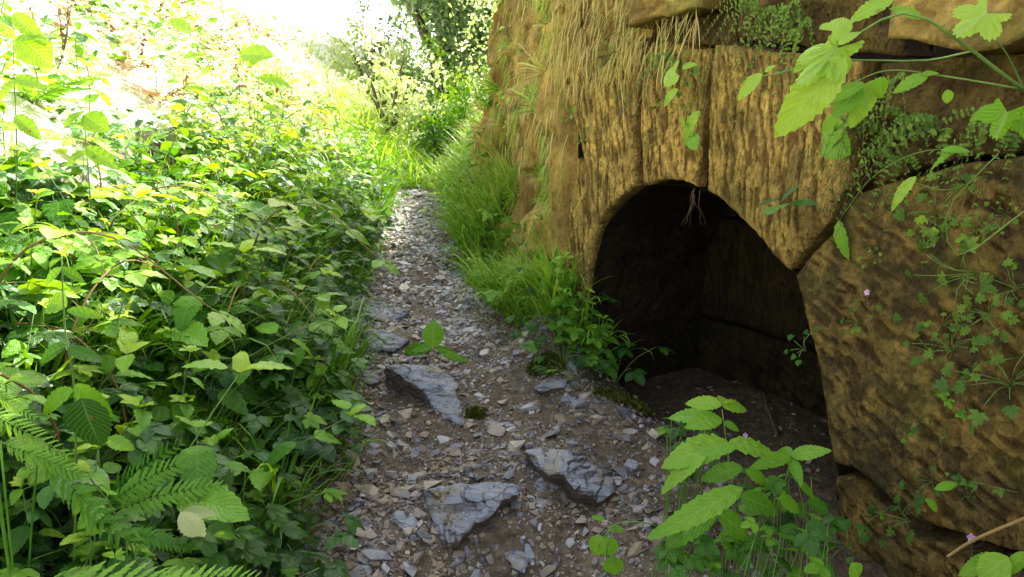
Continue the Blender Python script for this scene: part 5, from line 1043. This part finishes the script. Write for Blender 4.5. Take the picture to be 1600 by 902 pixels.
# leaves that stand out on tall shoots of the left bank
for i, (bx, tx, rows, lab) in enumerate((((515, 400), (515, 330), [((538, 333), (492, 325)), ((515, 345), (545, 352)), ((512, 350), (490, 362))], 'shoot holding one big bright oval leaf above the left bank, nearest the path'), ((290, 250), (285, 60), [((300, 50), (265, 28)), ((286, 90), (310, 80)), ((286, 130), (262, 122)), ((288, 140), (318, 135))], 'tall shoot with an oval leaf standing against the bright slope'), ((400, 260), (405, 90), [((375, 85), (425, 82)), ((405, 95), (385, 100)), ((412, 165), (435, 172)), ((405, 120), (455, 130))], 'tall nettle shoot with horizontal leaves against the bright slope'),
        ((150, 420), (130, 170), [((130, 180), (165, 200)), ((130, 175), (95, 190)), ((135, 230), (175, 255)), ((135, 235), (100, 250)), ((130, 170), (140, 145))], 'tall leafy stem rising at the upper left of the bank'), ((30, 330), (20, 60), [((30, 55), (75, 100)), ((28, 60), (60, 50)), ((22, 20), (60, 60)), ((25, 120), (60, 130)), ((25, 125), (-10, 150)), ((24, 180), (55, 210))], 'tall leafy stem at the upper left corner of the picture'))):
    q = ghit(*bx); s_ = [([q, (q + W(tx[0], tx[1], q[1] - .1)) / 2, W(tx[0], tx[1], q[1] - .15)], .003, .0012)]; hero('tall_shoot', q, lab, 'plant', s_, [lv(a, b, q[1] - .13, WL_ if k else leaf(.7, 7, .2, .25, .45, .05), TOCAM, .75, q[1] - .18) for k, (a, b) in enumerate(rows)], 'bright')
# dry stalks of last year
for i in range(26):
    px, py = random.choice(((random.uniform(370, 520), random.uniform(150, 260)), (random.uniform(60, 400), random.uniform(60, 170)))); q = ghit(px, py); h_ = random.uniform(.15, .42); r_ = np.random.default_rng(800 + i)
    tp = q + [r_.normal(0, .08), r_.normal(0, .05), h_]; mb = MB(); mb.add(*tube(smooth_curve([q, (q + tp) / 2 + r_.normal(0, .02, 3), tp], 8), np.linspace(.004, .0015, 8), 4)); t = thing('dry_stalk', q, 'dead brown stalk left standing on the bright slope', 'stalk', 'dead stalks on the left slope'); mb.build('stem', M_['twig'], t, q)
    fo = MB(); k = 10; B = q + (tp - q) * r_.uniform(.4, 1, (k, 1)); fo.inst(LV['lo'][0], frames(B, r_.normal(0, 1, (k, 3)) - [0, 0, .5], r_.normal(0, 1, (k, 3)), .035 * r_.uniform(.5, 1.3, k)), r_.random(k)); fo.build('withered_leaves', M_['dead'], t, q)
# brown dead bracken
q = ghit(465, 235)
pd = [make('dead_bracken', fern(150 + i, 6, .34, 'dead'), (0, 0, 0), 'withered brown bracken on the slope above the left bank', 'fern', 'withered bracken on the left slope') for i in range(2)]
pts = [ghit(px, py) for px, py in ((470, 215), (490, 240), (440, 170), (455, 250), (480, 190), (430, 210), (500, 250), (330, 80), (200, 110), (190, 70), (250, 160), (420, 150))]; populate(pd, pts, (.45, .8))

# ------------------------------------------------------------------ far shrubs and tree
def shrub(name, x, y, r_, h, n, mat, label, group=None, ls=.06, cat='shrub', trunk=True, z0=None, seed=0):
    r = np.random.default_rng(seed); z = float(ground(x, y)) if z0 is None else z0; b = np.array([x, y, z]); t = thing(name, b, label, cat, group); st = MB(); fo = MB()
    tips = []
    for k in range(9):
        a = r.uniform(0, 6.28); rr = r_ * r.uniform(.3, .9); tip = b + [math.cos(a) * rr, math.sin(a) * rr, h * r.uniform(.45, 1)]; st.add(*tube(smooth_curve([b, b + (tip - b) * .5 + [0, 0, h * .12], tip], 8), np.linspace(.03 * h, .006, 8), 5)); tips.append(tip)
    tips = np.array(tips + [b + [0, 0, h * .9]]); sub = tips[r.integers(0, len(tips), 45)] * .65 + b * .35 + r.normal(0, 1, (45, 3)) * [r_ * .5, r_ * .5, h * .25]
    ci = r.integers(0, 45, n); P = sub[ci] + r.normal(0, 1, (n, 3)) * r_ * .17; P[:, 2] = np.maximum(P[:, 2], z + .05)
    fo.inst(LV['lo'][0], frames(P, r.normal(0, 1, (n, 3)) - [0, 0, .3], UPV + r.normal(0, .6, (n, 3)), ls * r.uniform(.6, 1.3, n)), np.clip(.5 + .25 * r.normal(0, 1, 45)[ci] + r.normal(0, .12, n), 0, 1))
    st.build('trunk', M_['bark'], t, b); fo.build('crown', M_[mat], t, b); return t
shrub('broadleaf_tree', -1.1, 15, 1.7, 5.0, 26000, 'tree', 'hazy bluish green tree standing beyond the top of the path', ls=.11, cat='tree', seed=1)
for i in range(16):
    y_ = 9.0 + 3.6 * random.random(); px_ = random.uniform(570, 770); x_ = (px_ - 800) / FPX * y_
    shrub('bush', x_, y_, random.uniform(.3, .55), random.uniform(.5, 1.25), 1500, ('pale', 'nettle', 'tree', 'bright')[i % 4], 'leafy bush in the green thicket closing off the end of the path', 'bushes of the thicket at the end of the path', ls=.06, cat='bush', seed=700 + i)
for i, (x, y, r_, h, m, lab) in enumerate(((-2.1, 11.5, .5, .8, 'pale', 'low pale shrub left of the far end of the path'), (-1.1, 10.6, .45, .75, 'pale', 'low leafy shrub where the path disappears'), (-.35, 9.6, .5, 1.0, 'nettle', 'green shrub against the far end of the earth face'), (.3, 10.5, .8, 1.7, 'pale', 'light green shrub behind the end of the earth face'), (-.9, 12.5, .9, 2.0, 'nettle', 'leafy shrub in front of the hazy tree'), (.9, 13.5, 1.3, 2.8, 'pale', 'tall sunlit shrub right of the hazy tree'))):
    shrub('shrub', x, y, r_, h, 2600, m, lab, ls=.055, seed=10 + i)
for i, (px, Y, lab) in enumerate(((738, 6.3, 'broad-leaved shoot poking out at the near edge of the far shrubs'), (772, 5.9, 'leafy shoot on the outer edge of the earth face'))):
    X_ = float(W(px, 250, Y)[0]) - .05; make('edge_shoot', nettle(500 + i, .55 + .15 * i, 7, .09), (X_, Y, float(ground(X_, Y))), lab, 'plant')
# tufts and herbs clinging to the earth face
pe = [make('clinging_tuft', tuft(510 + i, 22, .11 + .03 * i, 'dry' if i == 2 else 'grass', 1.2), (0, 0, 0), 'grass tuft clinging to the earth face beside the path', 'grass', 'grass tufts clinging to the earth face') for i in range(4)] + [make('clinging_herb', nettle(520 + i, .12, 3, .05), (0, 0, 0), 'leafy herb clinging to the earth face beside the path', 'plant', 'leafy herbs clinging to the earth face') for i in range(3)]
for i in range(120):
    a = random.randrange(6, 215); b = random.randrange(40, 190); q = FP[b, a]; up = Vector((nn[a, 0], nn[a, 1], .35 + random.uniform(-.4, .4))).normalized()
    rot = (up.to_track_quat('Z', 'Y').to_matrix() @ Matrix.Rotation(random.uniform(0, 6), 3, 'Z')).to_euler(); s = random.uniform(.7, 1.4)
    if i < 7: pe[i].location = q; pe[i].rotation_euler = rot; pe[i].scale = (s, s, s)
    else: dup(pe[i % 7], q, rot, s)

# ------------------------------------------------------------------ light, sky, camera
AZ, EL = R(61), R(40)     # azimuth from +X towards +Y
sd = np.array([math.cos(EL) * math.cos(AZ), math.cos(EL) * math.sin(AZ), math.sin(EL)])
sun = bpy.data.lights.new('sun', 'SUN'); sun.energy = 13; sun.angle = R(.6); sun.color = (1, .95, .86)
so = bpy.data.objects.new('sun', sun); C.objects.link(so); so.rotation_euler = Vector(sd).to_track_quat('Z', 'Y').to_euler()
w = bpy.data.worlds.new('World'); bpy.context.scene.world = w; w.use_nodes = True; nt = w.node_tree; nt.nodes.clear()
sky = nt.nodes.new('ShaderNodeTexSky'); sky.sky_type = 'NISHITA'; sky.sun_disc = False; sky.sun_elevation = EL; sky.sun_rotation = PI / 2 - AZ; sky.dust_density = 4.0; sky.air_density = 1.0; sky.ozone_density = .6
bg = nt.nodes.new('ShaderNodeBackground'); bg.inputs[1].default_value = .5; ow = nt.nodes.new('ShaderNodeOutputWorld')
hs = nt.nodes.new('ShaderNodeHueSaturation'); hs.inputs['Saturation'].default_value = .48; nt.links.new(sky.outputs[0], hs.inputs['Color']); nt.links.new(hs.outputs[0], bg.inputs[0]); nt.links.new(bg.outputs[0], ow.inputs[0])
cam = bpy.data.cameras.new('camera'); cam.sensor_width = 36; cam.lens = 36 * FPX / 1600; cam.clip_start = .05; cam.clip_end = 500
co = bpy.data.objects.new('camera', cam); C.objects.link(co); co.location = tuple(CAM); co.rotation_euler = (R(90) - PITCH, 0, 0)
sc = bpy.context.scene; sc.camera = co
sc.view_settings.view_transform = 'Standard'; sc.view_settings.look = 'None'; sc.view_settings.exposure = 0
sc.cycles.max_bounces = 8; sc.cycles.transmission_bounces = 4; sc.cycles.diffuse_bounces = 5
sc.cycles.use_denoising = True
